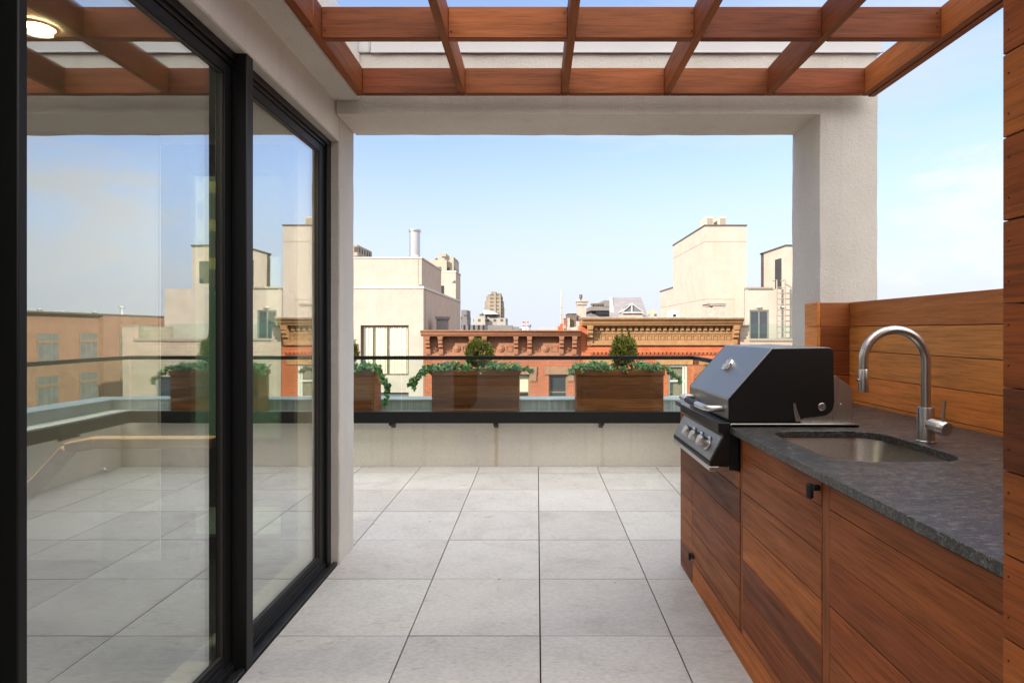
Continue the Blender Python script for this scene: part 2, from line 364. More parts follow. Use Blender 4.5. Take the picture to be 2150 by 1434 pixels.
def tag(o, label=None, cat=None, group=None, kind=None):
    if label: o['label'] = label
    if cat: o['category'] = cat
    if group: o['group'] = group
    if kind: o['kind'] = kind
    return o
def thing(name, loc, label, cat, group=None):
    o = bpy.data.objects.new(name, None); COL.objects.link(o); o.location = loc
    o.empty_display_size = .1
    return tag(o, label, cat, group)
def kids(o): return [c for c in bpy.data.objects if c.parent == o]
def copy_tree(o, parent=None, loc=None):
    c = o.copy(); COL.objects.link(c); c.parent = parent
    if loc is not None: c.location = loc
    for ch in kids(o): copy_tree(ch, c)
    return c
def rough_box(x0, x1, y0, y1, z0, z1, amp=.004, step=.06, mb=None, fr=6.0):
    """subdivided box with hand-trowelled wobble"""
    mb = mb or MB(); bm = bmesh.new()
    def grid(o, u, w, nu, nw):
        vs = [[bm.verts.new(o + u * (i / nu) + w * (j / nw)) for j in range(nw + 1)] for i in range(nu + 1)]
        for i in range(nu):
            for j in range(nw): bm.faces.new((vs[i][j], vs[i + 1][j], vs[i + 1][j + 1], vs[i][j + 1]))
    dx, dy, dz = x1 - x0, y1 - y0, z1 - z0
    nx, ny, nz = [max(1, min(70, round(d / step))) for d in (dx, dy, dz)]
    ux, uy, uz = Vector((dx, 0, 0)), Vector((0, dy, 0)), Vector((0, 0, dz)); o = Vector((x0, y0, z0))
    grid(o, ux, uz, nx, nz); grid(o + uy, uz, ux, nz, nx); grid(o, uz, uy, nz, ny); grid(o + ux, uy, uz, ny, nz)
    grid(o + uz, ux, uy, nx, ny); grid(o, uy, ux, ny, nx)
    bmesh.ops.remove_doubles(bm, verts=bm.verts, dist=1e-5)
    bm.verts.index_update()
    vs = []
    for v in bm.verts:
        q = v.co
        vs.append(q + Vector((noise.noise(q * fr + Vector((9, 0, 0))), noise.noise(q * fr + Vector((0, 7, 0))), noise.noise(q * fr + Vector((0, 0, 5))))) * amp)
    mb.add(vs, [tuple(v.index for v in f.verts) for f in bm.faces]); bm.free(); return mb

# ------------------------------------------------------------------ world, sun, camera
W = bpy.data.worlds.new('World'); S.world = W; W.use_nodes = True
nt = W.node_tree; nt.nodes.clear()
SUN_EL, SUN_ROT = R(25), R(230)
SKYT = (1.18, 1.30, 1.66, 1)
FILL_BANK = (.72, 1.15, 11.0)
def wn(t, **k):
    n = nt.nodes.new(t)
    for a, b in k.items():
        if a in n.inputs: n.inputs[a].default_value = b
        else: setattr(n, a, b)
    return n
sky = wn('ShaderNodeTexSky', sky_type='NISHITA'); sky.sun_disc = False
sky.sun_elevation = SUN_EL; sky.sun_rotation = SUN_ROT; sky.air_density = 1.0; sky.dust_density = .5; sky.ozone_density = 1.0
tc = wn('ShaderNodeTexCoord'); mp = wn('ShaderNodeMapping'); mp.inputs['Scale'].default_value = (1.0, 1.0, 3.6)
nt.links.new(tc.outputs['Generated'], mp.inputs[0])
nz = wn('ShaderNodeTexNoise'); nz.inputs['Scale'].default_value = 2.6; nz.inputs['Detail'].default_value = 7; nz.inputs['Roughness'].default_value = .56
nz.inputs['Distortion'].default_value = .35
mp.inputs['Location'].default_value = (.35, .2, .1)
nt.links.new(mp.outputs[0], nz.inputs['Vector'])
cr = wn('ShaderNodeValToRGB'); cr.color_ramp.elements[0].position = .47; cr.color_ramp.elements[1].position = .78
cr.color_ramp.elements[1].color = (.85, .85, .85, 1)
nt.links.new(nz.outputs['Fac'], cr.inputs[0])
sx = wn('ShaderNodeSeparateXYZ'); nt.links.new(tc.outputs['Generated'], sx.inputs[0])
# thin white veil towards the horizon
hz = wn('ShaderNodeMapRange'); hz.inputs['From Min'].default_value = .0; hz.inputs['From Max'].default_value = .36
hz.inputs['To Min'].default_value = .96; hz.inputs['To Max'].default_value = .0; hz.interpolation_type = 'SMOOTHSTEP'
nt.links.new(sx.outputs['Z'], hz.inputs['Value'])
mxm = wn('ShaderNodeMath', operation='MAXIMUM'); nt.links.new(cr.outputs[0], mxm.inputs[0]); nt.links.new(hz.outputs[0], mxm.inputs[1])
mixc = wn('ShaderNodeMix', data_type='RGBA'); 
gm = wn('ShaderNodeGamma'); gm.inputs['Gamma'].default_value = .62; nt.links.new(sky.outputs[0], gm.inputs[0])
tint = wn('ShaderNodeMix', data_type='RGBA', blend_type='MULTIPLY'); tint.inputs[0].default_value = 1; tint.inputs[7].default_value = SKYT
nt.links.new(gm.outputs[0], tint.inputs[6]); nt.links.new(tint.outputs[2], mixc.inputs[6])
# a soft cumulus bank low on the right
cd = wn('ShaderNodeVectorMath', operation='DOT_PRODUCT'); nt.links.new(tc.outputs['Generated'], cd.inputs[0]); cd.inputs[1].default_value = (.62, .77, .13)
cm = wn('ShaderNodeMapRange', interpolation_type='SMOOTHSTEP'); cm.inputs['From Min'].default_value = .968; cm.inputs['From Max'].default_value = .998; nt.links.new(cd.outputs['Value'], cm.inputs['Value'])
mp3 = wn('ShaderNodeMapping'); mp3.inputs['Scale'].default_value = (1, 1, 2.6); nt.links.new(tc.outputs['Generated'], mp3.inputs[0])
nz3 = wn('ShaderNodeTexNoise'); nz3.inputs['Scale'].default_value = 5.5; nz3.inputs['Detail'].default_value = 8; nz3.inputs['Roughness'].default_value = .6; nz3.inputs['Distortion'].default_value = .3; nt.links.new(mp3.outputs[0], nz3.inputs['Vector'])
ca = wn('ShaderNodeMath', operation='MULTIPLY_ADD'); nt.links.new(cm.outputs[0], ca.inputs[0]); ca.inputs[1].default_value = .26; nt.links.new(nz3.outputs['Fac'], ca.inputs[2])
cs = wn('ShaderNodeMapRange', interpolation_type='SMOOTHSTEP'); cs.inputs['From Min'].default_value = .66; cs.inputs['From Max'].default_value = .90; cs.inputs['To Max'].default_value = .85; nt.links.new(ca.outputs[0], cs.inputs['Value'])
nt.links.new(mxm.outputs[0], mixc.inputs[0])
mixd = wn('ShaderNodeMix', data_type='RGBA'); nt.links.new(cs.outputs[0], mixd.inputs[0]); nt.links.new(mixc.outputs[2], mixd.inputs[6]); mixd.inputs[7].default_value = (3.35, 3.38, 3.5, 1)
mixc.inputs[7].default_value = (2.8, 2.98, 3.36, 1)
# bright cloud bank added overhead, out of view, to light the shaded terrace
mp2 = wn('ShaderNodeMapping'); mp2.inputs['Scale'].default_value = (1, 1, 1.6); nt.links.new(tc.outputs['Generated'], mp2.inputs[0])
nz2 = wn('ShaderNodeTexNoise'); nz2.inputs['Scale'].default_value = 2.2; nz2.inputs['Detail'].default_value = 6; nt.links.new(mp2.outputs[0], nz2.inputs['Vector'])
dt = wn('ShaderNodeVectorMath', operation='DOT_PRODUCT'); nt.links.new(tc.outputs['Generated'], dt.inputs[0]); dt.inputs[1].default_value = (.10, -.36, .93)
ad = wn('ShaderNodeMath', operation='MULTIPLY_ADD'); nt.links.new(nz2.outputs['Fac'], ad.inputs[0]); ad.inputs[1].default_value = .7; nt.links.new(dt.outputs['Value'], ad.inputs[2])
bk = wn('ShaderNodeMapRange', interpolation_type='SMOOTHSTEP'); bk.inputs['From Min'].default_value = FILL_BANK[0]; bk.inputs['From Max'].default_value = FILL_BANK[1]; nt.links.new(ad.outputs[0], bk.inputs['Value'])
mixb = wn('ShaderNodeMix', data_type='RGBA'); nt.links.new(bk.outputs[0], mixb.inputs[0]); nt.links.new(mixd.outputs[2], mixb.inputs[6]); mixb.inputs[7].default_value = (FILL_BANK[2] * 1.0, FILL_BANK[2] * .965, FILL_BANK[2] * .92, 1)
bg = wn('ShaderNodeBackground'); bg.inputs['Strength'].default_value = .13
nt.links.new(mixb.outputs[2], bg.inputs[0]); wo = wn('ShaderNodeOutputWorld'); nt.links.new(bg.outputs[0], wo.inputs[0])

sun = bpy.data.lights.new('sun', 'SUN'); sun.energy = 5.0; sun.angle = R(.5); sun.color = (1.0, .92, .82)
so = bpy.data.objects.new('sun', sun); COL.objects.link(so)
sd = Vector((math.sin(SUN_ROT) * math.cos(SUN_EL), math.cos(SUN_ROT) * math.cos(SUN_EL), math.sin(SUN_EL)))
so.rotation_euler = sd.to_track_quat('Z', 'Y').to_euler(); so.location = (-10, -10, 20)

cam = bpy.data.cameras.new('camera'); co = bpy.data.objects.new('camera', cam); COL.objects.link(co)
cam.sensor_width = 36; cam.lens = F / 2150 * 36; cam.shift_x = -52 / 2150; cam.shift_y = -22 / 2150
cam.clip_start = .05; cam.clip_end = 6000
co.location = (0, 0, H); co.rotation_euler = (R(90), 0, 0); S.camera = co
S.view_settings.view_transform = 'Standard'; S.view_settings.look = 'None'; S.view_settings.exposure = 1.2; S.view_settings.gamma = 1.0
S.cycles.max_bounces = 10; S.cycles.transparent_max_bounces = 16; S.cycles.diffuse_bounces = 5; S.cycles.glossy_bounces = 6
S.cycles.use_denoising = True; S.cycles.caustics_reflective = False; S.cycles.caustics_refractive = False

# ------------------------------------------------------------------ ground and street
GZ = -13.0
b = MB(); b.add([(-3000, -3000, GZ), (3000, -3000, GZ), (3000, 3000, GZ), (-3000, 3000, GZ)], [(0, 1, 2, 3)])
tag(b.build('ground', 'ground'), 'city ground', kind='structure')
b = MB(); b.box(-200, 200, 11, 23, GZ - .1, GZ + .004)
tag(b.build('road', 'asphalt'), 'asphalt street', kind='structure')
b = MB(); b.box(-200, 200, 23, 28.3, GZ - .1, GZ + .15); b.box(-200, 200, 7, 11, GZ - .1, GZ + .15)
tag(b.build('pavement', 'greywall'), 'concrete pavement', kind='structure')

# ------------------------------------------------------------------ terrace floor of separate slabs
b = MB(); gap = .006
xs = [X(1134, 2.652) + .61 * k for k in range(-8, 5)]; ys = [2.652 + .61 * k for k in range(-9, 7)]
XL, XR, YN, YF = -4.3, 1.77, -2.4, 5.97
xs = [XL] + [x for x in xs if XL < x < XR] + [XR]; ys = [YN] + [y for y in ys if YN < y < YF] + [YF]
for i in range(len(xs) - 1):
    for j in range(len(ys) - 1):
        x0, x1, y0, y1 = xs[i] + gap / 2, xs[i + 1] - gap / 2, ys[j] + gap / 2, ys[j + 1] - gap / 2
        if x1 < -1.25 and y1 < 3.2: continue
        dz = random.uniform(-.0012, .0008)
        b.box(x0, x1, y0, y1, -.02, dz)
tag(b.build('terrace_floor', 'tile', bevel=.0012), 'light grey porcelain terrace tiles', kind='structure')
b = MB(); b.box(XL - .2, XR + .2, YN, YF + .2, -.08, -.018)
tag(b.build('terrace_slab', 'grout'), 'terrace slab below the tiles', kind='structure')

PL = .1425
def planks_x(mb, x0, x1, y0, y1, ztop, zbot, pitch=PL, gap_=.003):
    z = ztop
    while z > zbot + .004:
        z2 = max(z - pitch, zbot); mb.box(x0, x1, y0, y1, z2 + gap_, z); z = z2
# ------------------------------------------------------------------ the house on the left
house = thing('house', (-1.2, 1.5, 0), 'cream stucco penthouse with black framed glass doors on the left of the terrace', 'house')
WX = -1.195
b = MB(); rough_box(-1.45, WX, 3.466, 3.74, -.02, 3.05, .0035, mb=b); b.build('corner_pier', 'stucco', house, .006)
b = MB(); rough_box(-1.40, WX, -1.5, 3.466, 2.556, 3.05, .002, .08, mb=b); b.build('lintel', 'stucco', house, .006)
b = MB(); rough_box(WX - .02, -1.047, -1.5, 3.392, 2.772, 3.052, .0025, .08, mb=b); b.build('eave', 'stucco', house, .006)
# portal: beam and pillar in one casting
b = MB(); rough_box(-1.19, 2.022, 3.40, 3.77, 2.697, 3.052, .004, .05, mb=b); rough_box(1.683, 2.022, 3.40, 3.77, -.05, 2.6968, .004, .05, mb=b)
b.build('portal_frame', 'stucco', house, 0)
# metal coping: front run over the beam, side run over the eave
b = MB(); b.box(-.985, 2.045, 3.385, 3.80, 3.056, 3.19); b.box(-.985, 2.05, 3.378, 3.385, 3.05, 3.062)
b.box(-1.06, -.99, 3.385, 3.80, 3.056, 3.19); b.box(-.9925, -.984, 3.376, 3.384, 3.056, 3.185)
b.box(-1.6, -1.055, -1.5, 3.382, 3.056, 3.15); b.box(-1.6, -1.062, 3.384, 3.8, 3.056, 3.188)
b.build('coping', 'coping', house, .003)
# end wall with glazed door, other walls, roof, ceiling, inner floor
b = MB(); b.box(-6.5, -2.30, 3.50, 3.735, -.02, 3.05); b.box(-2.30, -1.452, 3.50, 3.735, 2.55, 3.05)
b.build('end_wall', 'stucco', house)
b = MB(); b.box(-6.7, -6.5, -8, 3.735, -.02, 3.05); b.box(-6.5, -1.2, -8, -7.8, -.02, 3.05); b.box(-1.42, -1.2, -7.8, -1.52, -.02, 3.05)
b.box(-1.42, -1.2, -1.52, .12, -.02, 2.55)
b.build('outer_wall', 'stucco', house)
b = MB(); b.box(-6.5, -1.40, -7.8, 3.5, 2.62, 3.05); b.build('ceiling', 'interior', house)
b = MB(); b.box(-6.5, -1.31, -7.8, 3.5, -.06, .012); b.build('interior_floor', 'infloor', house)
b = MB(); b.box(-4.75, -4.6, -7.8, 3.5, .012, 2.62); b.box(-4.6, -2.305, 3.485, 3.4995, .012, 2.62); b.box(-4.6, -1.45, -1.2, -1.05, .012, 2.62)
b.build('interior_wall', 'interior', house)
b = MB(); b.box(-6.8, -1.8, -8.1, 3.4, 3.052, 3.10); b.build('roof', 'roof', house)
b = MB(); rough_box(-7.5, -3.0, -7.5, 1.6, 3.1, 6.4, .002, .3, mb=b); b.build('bulkhead', 'stucco', house)  # unseen storey, sized and set back to keep the terrace in shade
b = MB(); b.box(-14, 2.55, -14, 6.66, GZ, -.085); b.build('lower_walls', 'stucco', house)
# glazed end door
b = MB(); b.box(-1.195, 2.25, -2.80, -2.6215, -.05, 3.05); b.build('added_rear_wall', 'stucco', house)  # unseen wall, added to cut low light and bounce some forward
ed = MB(); y0, y1 = 3.50, 3.56
ed.box(-2.30, -2.12, y0, y1, .012, 2.55); ed.box(-1.565, -1.452, y0, y1, .012, 2.55); ed.box(-2.12, -1.565, y0, y1, .012, .15); ed.box(-2.12, -1.565, y0, y1, 2.37, 2.55)
ed = ed.build('end_door', 'black', house, .003)
p = MB(); p.box(-2.12, -1.565, 3.525, 3.533, .15, 2.37); p.build('pane', 'greenglass', ed)
# sliding glass door on the terrace side
sl = MB()
sl.box(-1.30, -1.243, .14, 3.466, 2.522, 2.5555); sl.box(-1.30, -1.256, .14, 3.40, 2.503, 2.522)          # head
sl.box(-1.30, -1.245, 3.405, 3.466, .0, 2.522)                                                        # far jamb
sl.box(-1.262, -1.2, 2.368, 2.424, .003, 2.565); sl.box(-1.30, -1.262, 2.39, 2.424, .003, 2.52)         # meeting post
sl.box(-1.30, -1.2, 1.3245, 1.3506, .003, 2.565); sl.box(-1.34, -1.262, 1.27, 1.3245, .003, 2.52)       # near post
sl.box(-1.30, -1.2, .12, .18, .003, 2.56)
sd_ = sl.build('sliding_door', 'black', house, .003)
tr = MB(); tr.box(-1.232, -1.207, .12, 3.462, -.01, .016); tr.box(-1.262, -1.232, .12, 3.462, -.01, .004); tr.box(-1.262, -1.252, .18, 3.40, .004, .03); tr.box(-1.31, -1.262, .12, 3.462, -.01, .042)
tr.build('track', 'track', sd_, .002)
ws = MB()
for (ya, yb) in ((2.424, 3.405), (1.3506, 2.39), (.18, 1.27)):
    sx0, sx1 = -1.300, -1.264
    ws.box(sx0, sx1, yb - .075, yb, .042, 2.50); ws.box(sx0, sx1, ya, ya + .04, .042, 2.50)
    ws.box(sx0, sx1, ya + .04, yb - .075, .042, .092); ws.box(sx0, sx1, ya + .04, yb - .075, 2.455, 2.50)
    ws.box(sx1, sx1 + .006, ya + .05, yb - .09, .046, .07)
ws.build('sash', 'black', sd_, .002)
for (ya, yb) in ((2.424, 3.405), (1.3506, 2.39), (.18, 1.27)):
    p = MB(); p.box(-1.288, -1.279, ya + .038, yb - .073, .09, 2.457); p.build('pane', 'doorglass', sd_)
gk = MB()
for (ya, yb) in ((2.424, 3.405), (1.3506, 2.39), (.18, 1.27)):
    gk.box(-1.2785, -1.27, ya + .04, yb - .075, .092, .097); gk.box(-1.2785, -1.27, ya + .04, yb - .075, 2.45, 2.455); gk.box(-1.2785, -1.27, yb - .08, yb - .075, .097, 2.45)
gk.build('gasket', 'gasket', sd_)
# interior pale sill strip
b = MB(); b.box(-1.47, -1.312, .12, 3.48, .012, .03); b.build('inner_sill', 'interior', house)

# stair railing indoors
sr = thing('stair_railing', (-1.84, 2.4, 0), 'oak handrail with clear glass balustrade seen behind the glass door', 'railing')
hr = MB()
def bar(mb, a, c, w, h):
    a, c = Vector(a), Vector(c); d = (c - a).normalized(); s_ = d.cross(Vector((0, 0, 1))).normalized() * (w / 2); u = s_.cross(d).normalized() * (h / 2)
    vs = [a + s_ + u, a - s_ + u, a - s_ - u, a + s_ - u, c + s_ + u, c - s_ + u, c - s_ - u, c + s_ - u]
    mb.add(vs, [(0, 1, 2, 3), (7, 6, 5, 4), (0, 4, 5, 1), (1, 5, 6, 2), (2, 6, 7, 3), (3, 7, 4, 0)])
bar(hr, (-1.345, 2.40, .945), (-1.84, 2.40, .945), .055, .045); bar(hr, (-1.84, 2.40, .945), (-1.95, 2.38, .925), .055, .048)
bar(hr, (-1.944, 2.381, .921), (-2.40, 2.25, .34), .056, .054)
hr.build('handrail', 'oak', sr, .006, 2)
b = MB(); b.box(-1.82, -1.36, 2.394, 2.406, .02, .92); b.build('glass_panel', 'railglass', sr)
b = MB(); b.lathe([(.026, 0), (.028, .004), (.028, .03), (.024, .034)], (-1.80, 2.405, .815), (0, -1, 0)); b.build('standoff', 'steel', sr)
dl = thing('ceiling_downlight', (-1.96, 2.26, 2.62), 'small round lit downlight in the ceiling behind the glass', 'ceiling light')
t = NT('lamp_glow'); e = t.n('ShaderNodeEmission'); e.inputs[0].default_value = (1, .78, .42, 1); e.inputs[1].default_value = 16; t.l(e.outputs[0], t.out.inputs[0]); M['lamp'] = t.m
la_ = bpy.data.lights.new('downlight_lamp', 'AREA'); la_.shape = 'DISK'; la_.size = .11; la_.energy = 24; la_.color = (1, .84, .62)
lo_ = bpy.data.objects.new('downlight_lamp', la_); COL.objects.link(lo_); lo_.parent = dl; lo_.location = (0, 0, -.03)
b = MB(); b.lathe([(.048, 0), (.048, -.006)], (-1.96, 2.26, 2.612)); b.build('lens', 'lamp', dl)
b = MB()
for k in range(24):
    a0, a1 = 2 * math.pi * k / 24, 2 * math.pi * (k + 1) / 24
    q = lambda r, a, z: (-1.96 + r * math.cos(a), 2.26 + r * math.sin(a), z)
    b.add([q(.049, a0, 2.604), q(.049, a1, 2.604), q(.062, a1, 2.612), q(.062, a0, 2.612)], [(0, 1, 2, 3)])
b.build('trim_ring', 'coping', dl)

# ------------------------------------------------------------------ pergola
pg = thing('pergola', (.4, 2.0, 2.77), 'reddish hardwood pergola of crossing rafters fixed to the stucco beam', 'pergola')
ZB, ZT = H + 1.36, H + 1.506
YS = -.6
for x in (-.431, .161, .75, 1.343):
    prev = YS
    for yc in (.22, .83, 1.44, 2.05, 2.66, 3.28):
        pass
    b = MB(); b.box(x - .019, x + .019, YS, 3.278, ZB + .002, ZT + .001); b.build('rafter', 'rafter', pg, .0025)
b = MB(); b.box(-1.043, -1.0, YS, 2.56, ZB, ZT + .002); b.box(-1.043, -1.0, 2.563, 3.318, ZB, ZT + .002); b.build('side_beam', 'rafter', pg, .0025)
b = MB(); b.box(1.88, 1.918, YS, 3.318, ZB, ZT + .002); b.box(1.92, 1.957, YS, 3.318, ZB - .006, ZT - .03); b.build('side_beam', 'rafter', pg, .0025)
segs = [-.999, -.45, -.412, .142, .18, .731, .769, 1.324, 1.362, 1.879]
for yc in (-.39, .22, .83, 1.44, 2.05, 2.66):
    b = MB()
    for i in range(0, len(segs), 2): b.box(segs[i], segs[i + 1], yc, yc + .038, ZB, ZT)
    b.build('cross_rail', 'rafterx', pg, .0025)
b = MB()
for i in range(0, len(segs), 2): b.box(segs[i] + (0 if i == 0 else .0005), segs[i + 1], 3.28, 3.318, ZB, ZT)
b.box(-.45, -.412, 3.2785, 3.318, ZB, ZT); b.box(.142, .18, 3.2785, 3.318, ZB, ZT); b.box(.731, .769, 3.2785, 3.318, ZB, ZT); b.box(1.324, 1.362, 3.2785, 3.318, ZB, ZT)
b.build('end_rail', 'rafterx', pg, .0025)
for (x, z) in ((1.31, ZT - .02), (1.86, ZB + .05), (1.86, ZT - .03), (.72, ZT - .03), (.72, ZB + .03), (1.31, ZB + .03), (.785, ZB + .025), (-.985, ZT - .03), (-.985, ZB + .035), (-.465, ZT - .025), (-.398, ZB + .03), (.128, ZT - .03)):
    sc_ = MB(); sc_.lathe([(.004, 0), (.004, .0025)], (x, 2.6605, z), (0, -1, 0), 10); sc_.build('screw_head', 'blackknob', pg)

# ------------------------------------------------------------------ wood clad walls of the kitchen corner
wall = thing('timber_screen_wall', (1.86, 2.2, .99), 'horizontal hardwood plank screen wall behind the sink counter', 'wall')
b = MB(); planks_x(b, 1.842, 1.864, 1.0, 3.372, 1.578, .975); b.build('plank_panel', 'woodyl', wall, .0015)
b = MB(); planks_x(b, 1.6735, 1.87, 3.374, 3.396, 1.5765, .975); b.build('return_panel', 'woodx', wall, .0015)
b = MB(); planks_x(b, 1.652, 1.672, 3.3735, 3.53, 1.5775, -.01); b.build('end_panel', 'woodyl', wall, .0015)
b = MB(); b.box(1.8645, 1.90, 1.0, 3.372, -.01, 1.572); b.build('backing', 'blackknob', wall)
tall = thing('timber_clad_cabinet', (1.1, .6, 0), 'tall dark plank clad cabinet at the right edge of the terrace', 'cabinet')
b = MB(); zt = Z(120, 1.0) + 6 * .1443
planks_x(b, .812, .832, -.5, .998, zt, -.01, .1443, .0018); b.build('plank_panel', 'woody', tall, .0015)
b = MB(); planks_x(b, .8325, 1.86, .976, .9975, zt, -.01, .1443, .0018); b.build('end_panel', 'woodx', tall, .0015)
b = MB(); b.box(.834, 1.86, -.5, .975, -.01, zt - .01); b.build('carcass', 'blackknob', tall)

z_ = zt
while z_ > .3:
    for dz_ in (.035, .105):
        b = MB(); b.lathe([(.0019, 0), (.0019, .0006)], (.8119, .985, z_ - dz_), (-1, 0, 0), 10); b.build('nail_head', 'blackknob', tall)
    z_ -= .1443

# ------------------------------------------------------------------ outdoor kitchen
kit = thing('kitchen_counter', (1.3, 2.2, 0), 'outdoor kitchen counter with hardwood plank doors and dark granite top', 'kitchen counter')
CT, CB = .992, .964
FX = .867
# counter with sink opening
def rrect(cx, cy, hx, hy, r, n=8):
    pts = []
    for (sx_, sy_, a0) in ((1, 1, 0), (-1, 1, 90), (-1, -1, 180), (1, -1, 270)):
        for k in range(n + 1):
            a = R(a0 + 90 * k / n); pts.append((cx + sx_ * (hx - r) + r * math.cos(a), cy + sy_ * (hy - r) + r * math.sin(a)))
    return pts
outer = [(.84, 1.0), (1.841, 1.0), (1.841, 3.373), (1.651, 3.373), (1.651, 3.475), (.84, 3.475)]
hole = rrect(1.185, 2.118, .225, .285, .12)
def slab_with_hole(mb, outer, hole, z0, z1):
    allp = outer + hole; tris = tessellate_polygon([[Vector((x, y, 0)) for x, y in outer], [Vector((x, y, 0)) for x, y in hole]])
    n = len(allp); vs = [(x, y, z1) for x, y in allp] + [(x, y, z0) for x, y in allp]; fs = []
    for t_ in tris:
        a, b_, c = [Vector((*allp[i], 0)) for i in t_]
        up = (b_ - a).cross(c - a).z > 0
        q = t_ if up else t_[::-1]
        fs.append(tuple(q)); fs.append(tuple(i + n for i in q[::-1]))
    no = len(outer)
    for i in range(no): j = (i + 1) % no; fs.append((i, i + n, j + n, j))
    nh = len(hole)
    for i in range(nh): a, c = no + i, no + (i + 1) % nh; fs.append((a, c, c + n, a + n))
    mb.add(vs, fs)
b = MB(); slab_with_hole(b, outer, hole, CB, CT); b.build('countertop', 'granite', kit, .0025, 2)
# undermount sink: bowl with thickness
b = MB(); hs = rrect(1.185, 2.118, .232, .292, .125, 8); nh = len(hs); ring = []
for (sc, z) in ((1.06, CB - .0005), (1.0, CB - .0005), (.985, CB - .02), (.90, CB - .10), (.83, CB - .165), (.76, CB - .187), (.25, CB - .19)):
    ring.append([(1.185 + (x - 1.185) * sc, 2.118 + (y - 2.118) * sc, z) for x, y in hs])
vs = [p_ for r_ in ring for p_ in r_]; fs = []
for i in range(len(ring) - 1):
    for k in range(nh): fs.append((i * nh + k, (i + 1) * nh + k, (i + 1) * nh + (k + 1) % nh, i * nh + (k + 1) % nh)[::-1])
fs.append(tuple((len(ring) - 1) * nh + k for k in range(nh)))
b.add(vs, fs, True); sink = b.build('sink', 'steelsink', kit, angle=50)
b = MB(); b.lathe([(.045, 0), (.045, .004), (.03, .005), (.028, .001)], (1.185, 2.118, CB - .189)); b.build('drain', 'chrome', sink)
# cabinet: carcass, fixed boards, stiles, base board
b = MB(); b.box(.892, .91, 1.0, 3.44, .02, CB - .001); b.box(1.782, 1.80, 1.0, 3.44, .02, CB - .001); b.box(.9105, 1.7815, 1.0, 1.018, .02, CB - .001); b.box(.9105, 1.7815, 3.422, 3.44, .02, CB - .001); b.box(.9105, 1.7815, 1.0185, 3.4215, .02, .04); b.build('carcass', 'blackknob', kit)
ZL = [.875 - .1421 * k for k in range(0, 7)]
def door_planks(mb, y0, y1, top, bot, x0=FX, x1=.888, off=0.0):
    zs = [top] + [z + off for z in ZL if bot + .01 < z + off < top - .01] + [bot]
    for a, c in zip(zs[:-1], zs[1:]): mb.box(x0, x1, y0, y1, c + .0018, a)
b = MB(); door_planks(b, 3.195, 3.458, .955, .0, FX + .001); b.build('fixed_panel', 'woody', kit, .0016)
b = MB(); b.box(FX + .002, .888, 1.0, 3.192, .0, .126); b.build('base_board', 'woody', kit, .0016)
b = MB(); b.box(FX + .003, .888, 2.412, 2.443, .128, .955); b.build('stile', 'woodz', kit, .0016)
b = MB(); b.box(FX + .001, .888, 1.699, 1.740, .128, .962); b.build('stile', 'woodz', kit, .0016)
b = MB(); planks_x(b, .8885, 1.65, 3.4415, 3.458, .955, .0); b.build('side_panel', 'woodx', kit, .0016)
dr = MB(); door_planks(dr, 2.447, 3.189, .80, .13); d1 = dr.build('door', 'woody', kit, .0016)
b = MB(); b.box(FX - .012, FX - .001, 3.150, 3.185, .155, .178); b.box(FX - .026, FX - .012, 3.168, 3.187, .142, .180); b.build('handle', 'blackknob', d1, .003)
dr = MB(); door_planks(dr, 1.744, 2.409, .951, .13); d2 = dr.build('door', 'woody', kit, .0016)
b = MB(); b.box(FX - .024, FX - .001, 1.747, 1.763, .922, .938); b.lathe([(.010, 0), (.011, .003), (.011, .042), (.010, .045)], (FX - .025, 1.766, .895)); b.build('handle', 'blackknob', d2, .002)
dr = MB(); door_planks(dr, 1.0, 1.695, .951, .13, off=.006); dr.build('door', 'woody', kit, .0016)

# ------------------------------------------------------------------ faucet
fx, fy = X(1944, 2.156), 2.156
fc = thing('faucet', (fx, fy, CT), 'brushed steel gooseneck pull down faucet standing behind the sink', 'faucet')
b = MB(); b.lathe([(.033, 0), (.033, .006), (.0285, .009), (.0285, .128), (.0265, .132)], (fx, fy, CT)); b.build('body', 'steel', fc)
rad = (fx - X(1813, 2.156)) / 2; zc = H - rad + .004
pts = [(fx, fy, CT + .12), (fx, fy, CT + .22)] + [(fx, fy, zc - .03)]
for k in range(0, 25):
    a = math.pi * k / 24; pts.append((fx - rad + rad * math.cos(a), fy, zc + rad * math.sin(a)))
pts.append((fx - 2 * rad, fy, 1.268))
b = MB(); b.tube(pts, .0162, 20); b.build('spout', 'steel', fc)
b = MB(); b.lathe([(.0165, 0), (.0172, .002), (.0172, .082), (.015, .086)], (fx - 2 * rad, fy, 1.181)); sh = b.build('spray_head', 'steel', fc)
b = MB(); b.lathe([(.005, 0), (.006, .004), (.004, .006)], (fx - 2 * rad - .0168, fy, 1.225), (-1, 0, 0), 12); b.build('spray_button', 'chrome', sh)
ld = Vector((.24, -.96, -.12)).normalized(); lo = Vector((fx, fy, CT + .072))
b = MB(); b.lathe([(.023, .0), (.0245, .03), (.0245, .052), (.026, .0525), (.026, .084), (.024, .0865)], lo, ld); lv = b.build('lever_hub', 'steel', fc)
q = lo + ld * .07
b = MB(); b.tube([q, q + Vector((.0, 0, .03)), q + Vector((.004, -.002, .1))], .0052, 12); b.build('lever', 'steel', lv)

